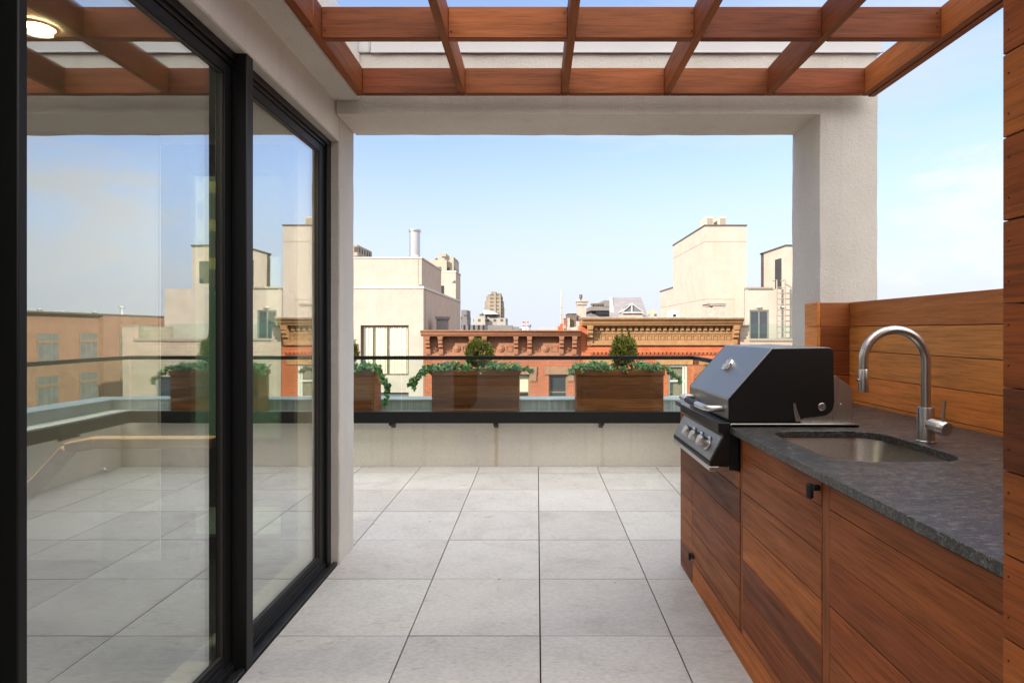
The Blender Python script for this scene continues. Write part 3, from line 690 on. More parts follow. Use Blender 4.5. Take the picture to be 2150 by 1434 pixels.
# ------------------------------------------------------------------ grill
gr = thing('gas_grill', (1.05, 2.82, CT), 'black built in gas grill with three knobs and closed angular hood', 'grill')
Y0, Y1 = 2.51, 3.134
prof = [(.839, 1.018), (.837, 1.111), (1.031, 1.334), (1.278, 1.338), (1.29, 1.3355), (1.2985, 1.327), (1.3, 1.315), (1.3045, 1.10)]
for k in range(1, 6):
    a = R(-10 - 62 * k / 5); prof.append((1.2435 + .061 * math.cos(a), 1.096 + .061 * math.sin(a)))
prof += [(1.17, 1.027), (1.155, 1.020)]
b = MB(); b.prism(prof, 'y', Y0, Y1); hood = b.build('hood', 'grillfront', gr, .007, 3, 25)
for (ya_, yb_) in ((Y0 - .0045, Y0 - .0005), (Y1 + .0005, Y1 + .0045)):
    b = MB(); cxm, czm = 1.07, 1.15
    b.prism([(cxm + (x - cxm) * .994, czm + (z - czm) * .992) for x, z in prof], 'y', ya_, yb_); b.build('end_cap', 'grillgrey', hood, .0015)
# thermometer on the sloped face
mid = Vector(((.837 + 1.031) / 2 + .015, (Y0 + Y1) / 2, (1.111 + 1.334) / 2 + .017)); nrm = Vector((-(1.334 - 1.111), 0, 1.031 - .837)).normalized()
b = MB(); b.lathe([(.036, -.002), (.036, .013), (.034, .017), (.031, .018), (.0305, .015)], mid, nrm, 28); th = b.build('thermometer', 'chrome', hood)
b = MB(); b.lathe([(.030, .0151), (.030, .0165)], mid, nrm, 28); b.build('dial', 'winwhite', th)
# handle
hp = [(.836, Y0 + .075, 1.052), (.79, Y0 + .075, 1.052), (.775, Y0 + .083, 1.052), (.766, Y0 + .11, 1.053), (.762, (Y0 + Y1) / 2, 1.053), (.766, Y1 - .11, 1.053), (.775, Y1 - .083, 1.052), (.79, Y1 - .075, 1.052), (.836, Y1 - .075, 1.052)]
hp = [(x, y, z + .008) for x, y, z in hp]
b = MB(); b.tube(hp, .0145, 16); hd = b.build('handle', 'steelx', hood)
ym = (Y0 + Y1) / 2
b = MB(); b.tube([(.7645, ym - .085, 1.061), (.762, ym, 1.061), (.7645, ym + .085, 1.061)], .0158, 16); b.build('grip', 'blackknob', hd)
b = MB(); b.lathe([(.017, 0), (.017, .004), (.015, .006)], (X(1724, Y0), Y0 - .005, Z(853.5, Y0)), (0, -1, 0)); b.build('pivot_cap', 'steel', hood)
# curved slot with steel showing, on the near side
arc = [(X(1664.5, Y0), Z(846, Y0)), (X(1665.5, Y0), Z(858, Y0)), (X(1668, Y0), Z(870, Y0)), (X(1672, Y0), Z(884, Y0))]
wv = .0095
pl = [(a - .0015 * i, c) for i, (a, c) in enumerate(arc)] + [(a + wv + .0035 * i, c) for i, (a, c) in list(enumerate(arc))[::-1]]
b = MB(); b.prism(pl, 'y', Y0 - .0065, Y0 - .004); b.build('side_slot', 'steel', hood)
# body: flange, rear wings
b = MB(); b.box(.842, 1.397, Y0 - .03, Y1 + .03, CT + .001, CT + .012); b.box(.842, 1.397, Y0 - .03, Y0 - .027, CT + .001, CT + .017); b.build('flange', 'steelx', gr, .002)
wing = [(1.16, CT + .012), (1.16, 1.07), (1.27, 1.235), (1.305, 1.217), (1.372, 1.172), (1.386, 1.155), (1.389, CT + .012)]
b = MB(); b.prism(wing, 'y', Y0 + .004, Y0 + .010); b.prism(wing, 'y', Y1 - .010, Y1 - .004); b.box(1.372, 1.384, Y0 + .0105, Y1 - .0105, CT + .012, 1.155)
wg = b.build('rear_shield', 'steel', gr, .001)
b = MB(); b.lathe([(.006, 0), (.005, .004), (.002, .005)], (X(1766.5, Y0), Y0 + .004, Z(850, Y0)), (0, -1, 0), 12); b.build('screw_head', 'chrome', wg)
b = MB(); b.box(.86, 1.30, Y0 + .02, Y1 - .02, CT - .12, 1.03); b.build('firebox', 'blackknob', gr)
# front control panel
A0, A1 = 2.487, 3.15
fr = [(.789, 1.012), (.842, 1.012), (.842, .822), (.752, .822), (.752, .838), (.8105, .952), (.806, .962), (.789, .968)]
b = MB(); b.prism(fr, 'y', A0, A1); cpn = b.build('control_box', 'grillblack', gr, .003, 2)
pn = Vector((-(.952 - .838), 0, .0585)).normalized()
pa, pb_ = Vector((.752, 0, .838)), Vector((.8105, 0, .952)); dd = (pb_ - pa).normalized()
c0 = pa + dd * .008; c1 = pb_ - dd * .006
b = MB(); vs = []
for off in (0.0, .002):
    for (c_, y_) in ((c0, A0 + .012), (c1, A0 + .012), (c1, A1 - .012), (c0, A1 - .012)):
        w_ = c_ + pn * off; vs.append((w_.x, y_, w_.z))
b.add(vs, [(4, 7, 6, 5), (0, 1, 5, 4), (1, 2, 6, 5), (2, 3, 7, 6), (3, 0, 4, 7)]); b.build('face_plate', 'panelgrey', cpn)
kc = (c0 + c1) / 2 + pn * .002
for y_ in (2.61, 2.735, 2.86):
    o_ = Vector((kc.x, y_, kc.z))
    b = MB(); b.lathe([(.033, 0), (.035, .003), (.034, .007), (.029, .009)], o_, pn, 28)
    b.lathe([(.0235, .010), (.0245, .012), (.0245, .046), (.0235, .049), (.018, .050)], o_, pn, 28); k_ = b.build('knob', 'steelx', cpn)
    b = MB(); b.lathe([(.0228, .0492), (.0225, .0506), (.015, .051)], o_, pn, 28); b.build('cap', 'coping', k_)
b = MB(); b.box(.749, .832, A0, A1, .802, .8215); b.build('trim_strip', 'steelx', cpn, .002)
b = MB(); b.box(.8425, .886, A0 + .02, A1 - .02, .80, CB - .002); b.build('bracket', 'track', gr)

# ------------------------------------------------------------------ parapet and glass railing
pw_ = thing('parapet_wall', (0, 6.2, 0), 'low cream stucco parapet wall at the end of the terrace with grey metal upstand', 'wall')
LZ = .52
b = MB(); rough_box(-4.3, 1.77, 5.97, 6.42, -.05, LZ, .002, .1, mb=b); rough_box(1.7702, 2.2, 3.78, 6.42, -.05, LZ, .002, .1, mb=b); b.build('wall', 'parapet', pw_)
b = MB(); b.box(-4.3, 2.2, 6.42, 6.66, -.05, .63); b.box(2.2002, 2.5, 3.78, 6.66, -.05, .63); b.build('upstand', 'ribbed', pw_)
b = MB(); b.box(-4.3, 2.19, 6.405, 6.70, .632, .648); b.box(2.19, 2.52, 3.78, 6.70, .632, .6485); b.build('cap', 'greymetal', pw_, .003)
rl = thing('glass_railing', (0, 5.86, .5), 'frameless glass railing with black top rail and black base channel', 'railing')
RX, RY = 1.60, 5.85
b = MB(); b.box(-4.3, RX + .02, RY - .02, RY + .02, H - .292, H - .254); b.box(RX - .02, RX + .02, 3.80, RY - .0205, H - .292, H - .254); b.build('top_rail', 'black', rl, .002)
b = MB(); b.box(-4.3, RX + .04, RY - .03, RY + .05, .472, .588); b.box(RX - .03, RX + .05, 3.80, RY - .031, .472, .588); b.build('base_channel', 'black', rl, .002)
gx = [-4.3, -2.95, X(843, RY), X(1150, RY), RX - .012]
for a_, c_ in zip(gx[:-1], gx[1:]):
    b = MB(); b.box(a_ + .006, c_ - .006, RY - .006, RY + .006, .58, H - .285); b.build('glass_panel', 'railglass', rl, .001)
for a_, c_ in ((3.82, 4.85), (4.85, RY - .012)):
    b = MB(); b.box(RX - .006, RX + .006, a_ + .006, c_ - .006, .58, H - .285); b.build('glass_panel', 'railglass', rl, .001)
for px in (823, 1041, 1263):
    x_ = X(px, 5.9); b = MB(); b.prism([(RY + .0, .474), (5.975, .474), (5.975, .40), (RY + .07, .43), (RY + .0, .445)], 'x', x_ - .022, x_ + .022); b.build('bracket', 'track', rl, .003)
for y_ in (4.3, 5.2):
    b = MB(); b.prism([(RX, .474), (1.775, .474), (1.775, .40), (RX + .07, .43), (RX, .445)], 'y', y_ - .022, y_ + .022); b.build('bracket', 'track', rl, .003)
ps = thing('privacy_screen', (-2.5, 4.6, 0), 'frosted pale green glass screen with sloping top seen through the end door', 'screen')
b = MB(); b.prism([(-3.3, .55), (-2.05, .55), (-2.05, 1.45), (-3.3, 2.1)], 'y', 4.6, 4.612); b.build('glass_panel', 'frosted', ps)
b = MB(); b.box(-3.3, -2.05, 4.595, 4.617, 0.0, .55); b.build('base_panel', 'black', ps)

# ------------------------------------------------------------------ planters with ivy and clipped shrubs
PY0, PY1, PZ0, PZ1 = 6.10, 6.39, LZ, .989
def planter(xc, label):
    w = .955; o = thing('planter_box', (xc, (PY0 + PY1) / 2, PZ0), label, 'planter', 'hardwood planter boxes on the parapet')
    x0, x1 = xc - w / 2, xc + w / 2
    t = .012
    zl = [PZ1 - .052, PZ1 - .155, PZ1 - .30, PZ1 - .405, PZ0 + .002]
    f = MB(); sd = MB(); sd2_ = MB()
    zs = [PZ1 - .0535] + zl[1:]
    for a_, c_ in zip(zs[:-1], zs[1:]):
        f.box(x0 + t, x1 - t, PY0 + t, PY0 + t + .02, c_ + .003, a_); f.box(x0 + t, x1 - t, PY1 - t - .02, PY1 - t, c_ + .003, a_)
        sd.box(x0 + t, x0 + t + .02, PY0 + t + .021, PY1 - t - .021, c_ + .003, a_); sd2_.box(x1 - t - .02, x1 - t, PY0 + t + .021, PY1 - t - .021, c_ + .003, a_)
    f.build('board_panel', 'planter', o, .0015); sd.build('side_panel', 'planterx', o, .0015); sd2_.build('side_panel', 'planterx', o, .0015)
    r = MB(); r.box(x0, x1, PY0, PY0 + .036, PZ1 - .052, PZ1); r.box(x0, x1, PY1 - .036, PY1, PZ1 - .052, PZ1)
    r.box(x0, x0 + .036, PY0 + .0365, PY1 - .0365, PZ1 - .052, PZ1 - .0005); r.box(x1 - .036, x1, PY0 + .0365, PY1 - .0365, PZ1 - .052, PZ1 - .0005)
    r.build('rim', 'planter', o, .0015)
    s_ = MB(); s_.box(x0 + .034, x1 - .034, PY0 + .034, PY1 - .034, PZ0 + .02, PZ1 - .03); s_.build('soil', 'soil', o)
    return o
PXC = [-2.20, X(998, PY0), X(1302, PY0)]
planter(PXC[0], 'hardwood planter box half hidden by the stucco pier at the left')
planter(PXC[1], 'hardwood planter box below the rounder clipped shrub, middle of the parapet')
planter(PXC[2], 'hardwood planter box below the taller pointed shrub, beside the grill')

rnd = random.Random(3)
def leaf(mb, p, n, up, L, Wd, fold=.25):
    n = n.normalized(); a = (up - n * up.dot(n))
    if a.length < 1e-3: a = n.orthogonal()
    a.normalize(); s_ = a.cross(n)
    pt = lambda u, w, h: p + a * (u * L) + s_ * (w * Wd) + n * (h * Wd)
    mb.add([pt(0, 0, 0), pt(.35, .5, fold), pt(.75, .38, fold * .8), pt(1, 0, -.1), pt(.75, -.38, fold * .8), pt(.35, -.5, fold), pt(.5, 0, 0)],
           [(0, 6, 1), (1, 6, 2), (2, 6, 3), (3, 6, 4), (4, 6, 5), (5, 6, 0)], False)
def ivy_leaf(mb, p, n, up, L):
    n = n.normalized(); a = (up - n * up.dot(n))
    if a.length < 1e-3: a = n.orthogonal()
    a.normalize(); s_ = a.cross(n)
    out = [(0, 0), (.02, -.30), (-.12, -.42), (.22, -.5), (.42, -.28), (.62, -.36), (.72, -.16), (1, 0), (.72, .16), (.62, .36), (.42, .28), (.22, .5), (-.12, .42), (.02, .30)]
    vs = [p + a * (u * L) + s_ * (w * L) + n * (-(abs(w) * .28 + max(0, u - .3) * .3) * L * rnd.uniform(.3, 1.2)) for u, w in out]
    c = p + a * (.3 * L); m = len(vs)
    mb.add(vs + [c], [(i, (i + 1) % m, m) for i in range(m)], False)
def rv():
    while True:
        v = Vector((rnd.uniform(-1, 1), rnd.uniform(-1, 1), rnd.uniform(-1, 1)))
        if .05 < v.length < 1: return v
def shrub(xc, label, rx, rz, zc, tips):
    o = thing('clipped_shrub', (xc, 6.245, PZ1 - .03), label, 'shrub', 'clipped shrubs in the planters')
    st = MB(); st.tube([(xc, 6.245, PZ1 - .04), (xc + .004, 6.243, PZ1 + .05), (xc, 6.245, zc - rz * .3), (xc, 6.245, zc + rz * .3)], [.012, .010, .008, .004], 8)
    for k in range(46):
        d = rv().normalized(); d.z = d.z * .7 + .25
        e = Vector((xc + d.x * rx * .92, 6.245 + d.y * rx * .92, zc + d.z * rz * .92)); s0 = Vector((xc, 6.245, zc - rz * .45 + rnd.uniform(0, .4) * rz))
        st.tube([s0, (s0 + e) / 2 + rv() * .01, e], [.004, .003, .0014], 5)
    for (tx, tz) in tips: st.tube([(xc + tx * .4, 6.245, zc), (xc + tx, 6.24, zc + tz)], [.004, .0015], 5)
    st.build('stem', 'bark', o)
    cr_ = MB()
    def put(p, d):
        leaf(cr_, p, rv() + Vector((0, -.25, .35)), d * .9 + Vector((0, 0, .45)) + rv() * .7, rnd.uniform(.014, .024), rnd.uniform(.010, .015))
    tufts = [rv().normalized() for _ in range(110)]
    n_ = 0
    while n_ < 5200:
        t_ = rnd.choice(tufts); d = (t_ + rv() * .3).normalized()
        r_ = rnd.uniform(.55, 1.0) ** .6 * (1 + .13 * noise.noise(d * 3.1 + Vector((xc, 0, 0)))) * rnd.uniform(.86, 1.06)
        p = Vector((xc + d.x * rx * r_, 6.245 + d.y * rx * r_, zc + d.z * rz * r_))
        if p.z < PZ1 - .01: continue
        put(p, d); n_ += 1
    for (tx, tz) in tips:
        for k in range(150):
            u = rnd.random() ** .8; q_ = Vector((xc + tx, 6.24, zc + tz * u)) + rv() * (.036 * (1.15 - u))
            put(q_, rv().normalized() * .7 + Vector((0, 0, .5)))
    cr_.build('crown', 'box', o)
    return o
shrub(PXC[0] + .11, 'clipped shrub peeking out beside the stucco pier at the left', .15, .15, 1.19, [(0, .18)])
shrub(X(1006, 6.245), 'round clipped shrub rising in front of the brownstone cornice', .152, .155, Z(742, 6.245), [(-.045, .165)])
shrub(X(1310, 6.245), 'taller clipped shrub with pointed tips in front of the ochre cornice', .150, .165, Z(738, 6.245), [(-.018, .245), (.055, .225), (-.08, .17)])

def ivy(xc, label, trails, gaps=(0.0, .1)):
    o = thing('ivy_plant', (xc, 6.245, PZ1 - .03), label, 'ivy', 'ivy spilling over the planter boxes')
    st = MB(); lf = MB()
    for k in range(420):
        x_ = rnd.uniform(-.47, .47); y_ = rnd.uniform(-.16, .15)
        if abs(x_ - gaps[0]) < gaps[1] and rnd.random() < .75: continue
        h_ = .105 * (1 - (x_ / .56) ** 2) * (.6 + .55 * noise.noise(Vector((x_ * 7 + xc * 3, y_ * 6, 1.3)))) * (1 - abs(y_) * 2.0)
        h_ = max(.0, h_) + (.045 if abs(x_ - gaps[0]) > gaps[1] else .0)
        p = Vector((xc + x_, 6.245 + y_, PZ1 + rnd.uniform(-.01, 1) * h_))
        ivy_leaf(lf, p, Vector((rnd.uniform(-.8, .8), -.55 + rnd.uniform(-.7, .7), .65)), Vector((rnd.uniform(-1, 1), -.4 + rnd.uniform(-.5, .5), -.2)), rnd.uniform(.032, .058))
        if k % 6 == 0: st.tube([(xc + x_ * .95, 6.245, PZ1 - .07), p], [.0025, .0015], 5)
    for tr_, dens in trails:
        pts_ = [Vector(q_) for q_ in tr_]; e_ = pts_[0]; pts_.insert(0, Vector((e_.x + (.06 if e_.x < xc else -.06), 6.245, PZ1 - .06)))
        sm = []
        for i in range(len(pts_) - 1):
            for k in range(5): sm.append(pts_[i].lerp(pts_[i + 1], k / 5) + rv() * .004)
        sm.append(pts_[-1]); st.tube(sm, .0022, 6)
        for q_ in sm:
            for k in range(dens):
                ivy_leaf(lf, q_ + rv() * .022, Vector((rnd.uniform(-.6, .6), -1, rnd.uniform(-.1, .8))), Vector((rnd.uniform(-1, 1), -.3, -.8)), rnd.uniform(.026, .05))
    st.build('stem', 'bark', o); lf.build('leaves', 'ivy', o); return o
def P(px, py, D): return (X(px, D), D, Z(py, D))
ivy(PXC[0], 'dark ivy trailing down the right end of the left planter',
    [([P(780, 768, 6.2), P(797, 775, 6.15), P(806, 795, 6.1), P(812, 815, 6.1), P(813, 835, 6.1), P(806, 848, 6.1)], 3), ([P(770, 772, 6.2), P(798, 785, 6.12), P(804, 805, 6.1), P(818, 808, 6.1)], 2)], (.11, .06))
ivy(PXC[1], 'ivy with a long runner hanging off the left end of the middle planter',
    [([P(925, 766, 6.2), P(903, 766, 6.15), P(888, 772, 6.12), P(879, 785, 6.1), P(873, 798, 6.1), P(868, 812, 6.1)], 3), ([P(905, 772, 6.2), P(890, 783, 6.1), P(866, 795, 6.1), P(862, 806, 6.1)], 3), ([P(1070, 772, 6.2), P(1093, 772, 6.15), P(1108, 774, 6.1), P(1118, 777, 6.1)], 2)], (X(1006, 6.245) - PXC[1], .09))
ivy(PXC[2], 'ivy with a thin runner arching off the right end of the planter by the grill',
    [([P(1380, 768, 6.2), P(1398, 772, 6.15), P(1412, 780, 6.1), P(1424, 790, 6.1), P(1430, 803, 6.1)], 2), ([P(1220, 770, 6.2), P(1206, 768, 6.15), P(1199, 776, 6.1), P(1200, 783, 6.1)], 1)], (X(1310, 6.245) - PXC[2], .09))

# ------------------------------------------------------------------ buildings across the street
FD = 28.0
fx_ = lambda px: X(px, FD)
fz_ = lambda py: Z(py, FD)
def facade(mb, x0, x1, z0, z1, y, holes, depth=.22):
    """front sheet facing -Y with real openings and reveals"""
    xs_ = sorted({x0, x1, *[h[0] for h in holes], *[h[1] for h in holes]}); zs_ = sorted({z0, z1, *[h[2] for h in holes], *[h[3] for h in holes]})
    for i in range(len(xs_) - 1):
        for j in range(len(zs_) - 1):
            cx, cz = (xs_[i] + xs_[i + 1]) / 2, (zs_[j] + zs_[j + 1]) / 2
            if any(h[0] < cx < h[1] and h[2] < cz < h[3] for h in holes): continue
            mb.add([(xs_[i], y, zs_[j]), (xs_[i + 1], y, zs_[j]), (xs_[i + 1], y, zs_[j + 1]), (xs_[i], y, zs_[j + 1])], [(0, 1, 2, 3)])
    for (a, c, e, f) in holes:
        mb.add([(a, y, e), (c, y, e), (c, y, f), (a, y, f), (a, y + depth, e), (c, y + depth, e), (c, y + depth, f), (a, y + depth, f)],
               [(0, 4, 5, 1), (1, 5, 6, 2), (2, 6, 7, 3), (3, 7, 4, 0)])
    mb.box(x0, x1, y + depth + .3, y + depth + .35, z0, z1)
def window(par, x0, x1, z0, z1, y, frame='winframe', pane='win', fw=.06, bars_x=(), bars_z=(), back=None):
    m = MB(); m.box(x0, x1, y, y + .08, z1 - fw, z1); m.box(x0, x1, y, y + .08, z0, z0 + fw); m.box(x0, x0 + fw, y, y + .08, z0 + fw, z1 - fw); m.box(x1 - fw, x1, y, y + .08, z0 + fw, z1 - fw)
    for bx in bars_x: m.box(bx - fw * .4, bx + fw * .4, y + .01, y + .07, z0 + fw, z1 - fw)
    for bz in bars_z: m.box(x0 + fw, x1 - fw, y + .012, y + .068, bz - fw * .4, bz + fw * .4)
    f = m.build('window', frame, par)
    m = MB(); m.box(x0 + fw, x1 - fw, y + .038, y + .044, z0 + fw, z1 - fw); m.build('pane', pane, f)
    if back: back(f)
    return f

# -- beige house, left
bl = thing('beige_house', (-9, 34, GZ), 'tall beige rendered house with curtained window and steel flue at the left', 'building')
XE = fx_(889)
w1 = (fx_(757), fx_(858), fz_(788), fz_(683)); w2 = (fx_(757), fx_(858), fz_(930), fz_(824))
m = MB(); facade(m, -13.2, XE, GZ, fz_(606), FD, [w1, w2])
m.box(-13.2, XE, FD + .56, 41.6, GZ, fz_(606) - .002)
m.add([(XE, FD, GZ), (XE, FD + .56, GZ), (XE, FD + .56, fz_(606)), (XE, FD, fz_(606))], [(0, 1, 2, 3)])
m.build('wall', 'beige', bl)
m = MB(); m.box(-13.3, XE + .03, FD - .03, FD + .3, fz_(606), fz_(601)); m.box(XE - .3, XE + .03, FD + .3005, 41.6, fz_(606), fz_(601)); m.box(XE - .32, XE + .032, FD - .033, FD - .0301, fz_(606), fz_(603)); m.build('coping', 'beigetrim', bl)
pd = 28.4; px1 = X(885.5, pd)
m = MB(); m.box(-13.2, px1, pd, 34.2, fz_(604), Z(543, pd)); m.build('penthouse', 'beige', bl)
m = MB(); m.box(-13.25, px1 + .03, pd - .03, 34.25, Z(543, pd), Z(540, pd)); m.build('penthouse_coping', 'beigetrim', bl)
rd = 39.2
m = MB(); m.box(-8.0, XE - .002, rd, 41.59, fz_(606), Z(571.5, rd)); rb = m.build('rear_wing', 'beige', bl)
m = MB(); m.box(-8.0, XE + .03, rd - .03, 41.62, Z(571.5, rd), Z(568.5, rd)); m.build('coping', 'beigetrim', rb)
m = MB(); m.box(X(903, rd), X(932, rd), rd - .03, rd + .02, Z(640, rd), Z(600, rd)); m.build('door', 'win', rb)
m = MB(); m.lathe([(.12, 0), (.12, .05), (.07, .14)], (X(951, rd), rd, Z(590, rd)), (0, -1, 0), 14); m.build('wall_lamp', 'beigetrim', rb)
def curtain(f):
    m = MB(); n_ = 90; x0, x1 = w1[0] + .1, w1[1] - .05; vs = []; fs = []
    for i in range(n_ + 1):
        u = i / n_; x_ = x0 + (x1 - x0) * u; yy = FD + .185 + .014 * math.sin(u * 118) + .010 * math.sin(u * 51 + 1)
        for (z_, k) in ((w1[2] + .03, .8), (w1[3] - .05, 1)): vs.append((x_, yy, z_))
    for i in range(n_): fs.append((2 * i, 2 * i + 2, 2 * i + 3, 2 * i + 1))
    m.add(vs, fs, True); m.build('curtain', 'curtain', f, angle=180)
M['clearwin'] = glass('clear_window', (.97, .97, .95, 1), .05)
window(bl, *w1, FD + .1, 'winframe', 'clearwin', .07, (fx_(782), fx_(812)), (), curtain)
window(bl, *w2, FD + .1, 'winframe', 'wincold', .07, (fx_(782), fx_(812)), ())
# corner joint line and scupper
m = MB(); m.box(fx_(874), fx_(875), FD + .39, FD + .42, fz_(598), fz_(538)); m.build('downpipe', 'taupetrim', bl)
m = MB(); m.box(fx_(877), fx_(881), FD + .385, FD + .41, fz_(600), fz_(596.5)); m.build('scupper', 'winframe', bl)
fl = thing('steel_flue', (X(871, 31), 31, Z(543, 31)), 'shiny cylindrical steel flue on the beige roof', 'flue')
m = MB(); rr = 11 * 31 / F; zt_ = Z(482, 31); zb_ = Z(545, 31)
m.lathe([(rr * 1.12, 0), (rr * 1.12, .16), (rr, .2), (rr, (zt_ - zb_) * .28), (rr * 1.04, (zt_ - zb_) * .285), (rr * 1.04, (zt_ - zb_) * .30), (rr, (zt_ - zb_) * .305), (rr, zt_ - zb_ - .16)], (X(871, 31), 31, zb_), n=32); m.build('pipe', 'steel', fl)
m = MB(); m.lathe([(rr * 1.12, 0), (rr * 1.15, .03), (rr * 1.15, .14), (rr * .95, .15)], (X(871, 31), 31, zt_ - .16), n=32); m.build('rim', 'steel', fl)
ch = thing('grey_chimney', (X(928, 29.2), 29.2, Z(690, 29.2)), 'small grey rendered chimney standing against the beige side wall', 'chimney')
d = 29.2; xw = XE + .06
m = MB(); m.box(X(916, d), X(936, d), d, d + .9, Z(700, d), Z(668, d)); m.build('stack', 'greywall', ch)
m = MB(); m.box(X(913.5, d), X(940, d), d - .08, d + .98, Z(668, d), Z(664, d)); m.box(X(915, d), X(938, d), d - .05, d + .95, Z(671, d), Z(668, d)); m.build('cap', 'greyroof', ch)

# -- brownstone row house
b1 = thing('brick_row_house', ((fx_(889) + fx_(1218)) / 2, 33, GZ), 'red brick row house with carved reddish brown bracketed cornice', 'building')
xa, xb = fx_(889.5), fx_(1217.5); ztop = fz_(700)
wins = [(fx_(1076), fx_(1112), fz_(860), fz_(786)), (fx_(1152), fx_(1191), fz_(860), fz_(786)), (fx_(920), fx_(957), fz_(860), fz_(786))]
m = MB(); facade(m, xa, xb, GZ, ztop, FD, wins); m.box(xa, xb, FD + .57, 40, GZ, ztop - .4)
m.add([(xb, FD, GZ), (xb, FD + .569, GZ), (xb, FD + .569, ztop), (xb, FD, ztop)], [(0, 1, 2, 3)]); m.add([(xa, FD, GZ), (xa, FD + .569, GZ), (xa, FD + .569, ztop), (xa, FD, ztop)], [(3, 2, 1, 0)])
m.build('wall', 'redbrick', b1)
for i, w in enumerate(wins):
    window(b1, *w, FD + .14, 'wintan', 'clearwin' if i != 1 else 'win', .07, (), (fz_(824),))
m = MB(); m.box(wins[0][0], wins[0][1], FD + .3, FD + .32, fz_(825), wins[0][3]); m.build('blind', 'curtain', b1)
m = MB(); m.box(wins[2][0], wins[2][1], FD + .3, FD + .32, fz_(845), wins[2][3]); m.build('blind', 'curtain', b1)
for w in wins:
    m = MB(); m.box(w[0] - .2, w[1] + .35, FD - .06, FD + .1, w[3] + .002, w[3] + .38); m.box(w[1] + .003, w[1] + .33, FD - .05, FD + .1, w[3] - .33, w[3] - .0); m.build('lintel', 'brownstone_pale', b1)
# cornice: frieze, crown moulding, brackets, dentils, panels
zf0, zf1 = fz_(746), fz_(706)
m = MB(); m.box(xa + .12, xb - .12, FD - .07, FD + .05, zf0, zf1 + .05); m.box(xa + .10, xb - .10, FD - .12, FD - .0702, zf0 - .02, zf0 + .07)
m.build('frieze', 'brownstone', b1)
prof = [(FD + .05, zf1), (FD - .54, zf1), (FD - .56, zf1 + .05), (FD - .62, zf1 + .10), (FD - .64, zf1 + .18), (FD - .72, zf1 + .24), (FD - .73, zf1 + .30), (FD + .05, zf1 + .30)]
m = MB(); m.prism(prof, 'x', xa - .03, xb - .0); m.build('crown_moulding', 'brownstone', b1, .01)
bp = [901, 927.5, 992, 1019, 1084, 1112, 1178.5, 1205.5]
def bracket(par, xc_, w_, zt_, zb_, pr, mat, yb=FD - .07):
    h_ = zt_ - zb_
    pf = [(yb, zt_), (yb - pr, zt_), (yb - pr, zt_ - .18 * h_), (yb - pr * .86, zt_ - .24 * h_), (yb - pr * .9, zt_ - .34 * h_), (yb - pr * .66, zt_ - .46 * h_), (yb - pr * .7, zt_ - .54 * h_), (yb - pr * .3, zt_ - .64 * h_), (yb - pr * .34, zt_ - .78 * h_), (yb - pr * .22, zt_ - .95 * h_), (yb, zb_)]
    m = MB(); m.prism(pf, 'x', xc_ - w_ / 2, xc_ + w_ / 2); m.box(xc_ - w_ / 2 - .02, xc_ + w_ / 2 + .02, yb - pr - .012, yb, zt_ - .1 * h_, zt_ - .001)
    return m.build('bracket', mat, par, .008)
for px in bp: bracket(b1, fx_(px), .21, zf1, zf0 - .01, .44, 'brownstone')
for i in range(len(bp) - 1):
    x0, x1 = fx_(bp[i]) + .125, fx_(bp[i + 1]) - .125
    n_ = max(3, round((x1 - x0) / .11)); m = MB()
    for k in range(n_):
        xx = x0 + (x1 - x0) * (k + .15) / n_; m.box(xx, xx + (x1 - x0) / n_ * .6, FD - .115, FD - .0703, fz_(718), fz_(711.5))
    m.build('dentil_course', 'brownstone', b1)
    m = MB(); xc_ = (x0 + x1) / 2; zc_ = fz_(732); yy = FD - .0702
    rr = .15 if x1 - x0 < .6 else .17
    m.lathe([(rr, 0), (rr, .03), (rr * .9, .05), (rr * .62, .052), (rr * .5, .085), (rr * .2, .1)], (xc_, yy, zc_), (0, -1, 0), 20)
    if x1 - x0 > .8:
        for s0, s1 in ((x0 + .05, xc_ - .27), (xc_ + .27, x1 - .05)):
            z0, z1 = zc_ - .14, zc_ + .14
            m.box(s0, s1, yy - .03, yy, z0, z0 + .03); m.box(s0, s1, yy - .03, yy, z1 - .03, z1); m.box(s0, s0 + .03, yy - .03, yy, z0 + .031, z1 - .031); m.box(s1 - .03, s1, yy - .03, yy, z0 + .031, z1 - .031)
    m.build('carved_panel', 'brownstone', b1)

# -- ochre cornice house
b2 = thing('ochre_cornice_house', ((fx_(1218) + fx_(1553)) / 2, 33, GZ), 'orange brick row house with wide ochre painted dentil cornice', 'building')
xa, xb = fx_(1218.5), fx_(1553); ztop = fz_(676)
w3 = (fx_(1403), fx_(1443), fz_(836), fz_(766)); w4 = (fx_(1250), fx_(1290), fz_(836), fz_(766)); w5 = (fx_(1480), fx_(1520), fz_(836), fz_(766))
m = MB(); facade(m, xa, xb, GZ, ztop, FD, [w3, w4, w5]); m.box(xa, xb, FD + .57, 40, GZ, ztop - .2)
m.add([(xb, FD, GZ), (xb, FD + .569, GZ), (xb, FD + .569, ztop), (xb, FD, ztop)], [(0, 1, 2, 3)]); m.add([(xa, FD, GZ), (xa, FD + .569, GZ), (xa, FD + .569, ztop), (xa, FD, ztop)], [(3, 2, 1, 0)])
n_ = 36
for k in range(n_):
    x_ = fx_(1240) + (fx_(1545) - fx_(1240)) * k / n_; m.prism([(FD, fz_(738)), (FD - .09, fz_(738)), (FD - .09, fz_(742)), (FD, fz_(747))], 'x', x_, x_ + .12)
m.build('wall', 'orangebrick', b2)
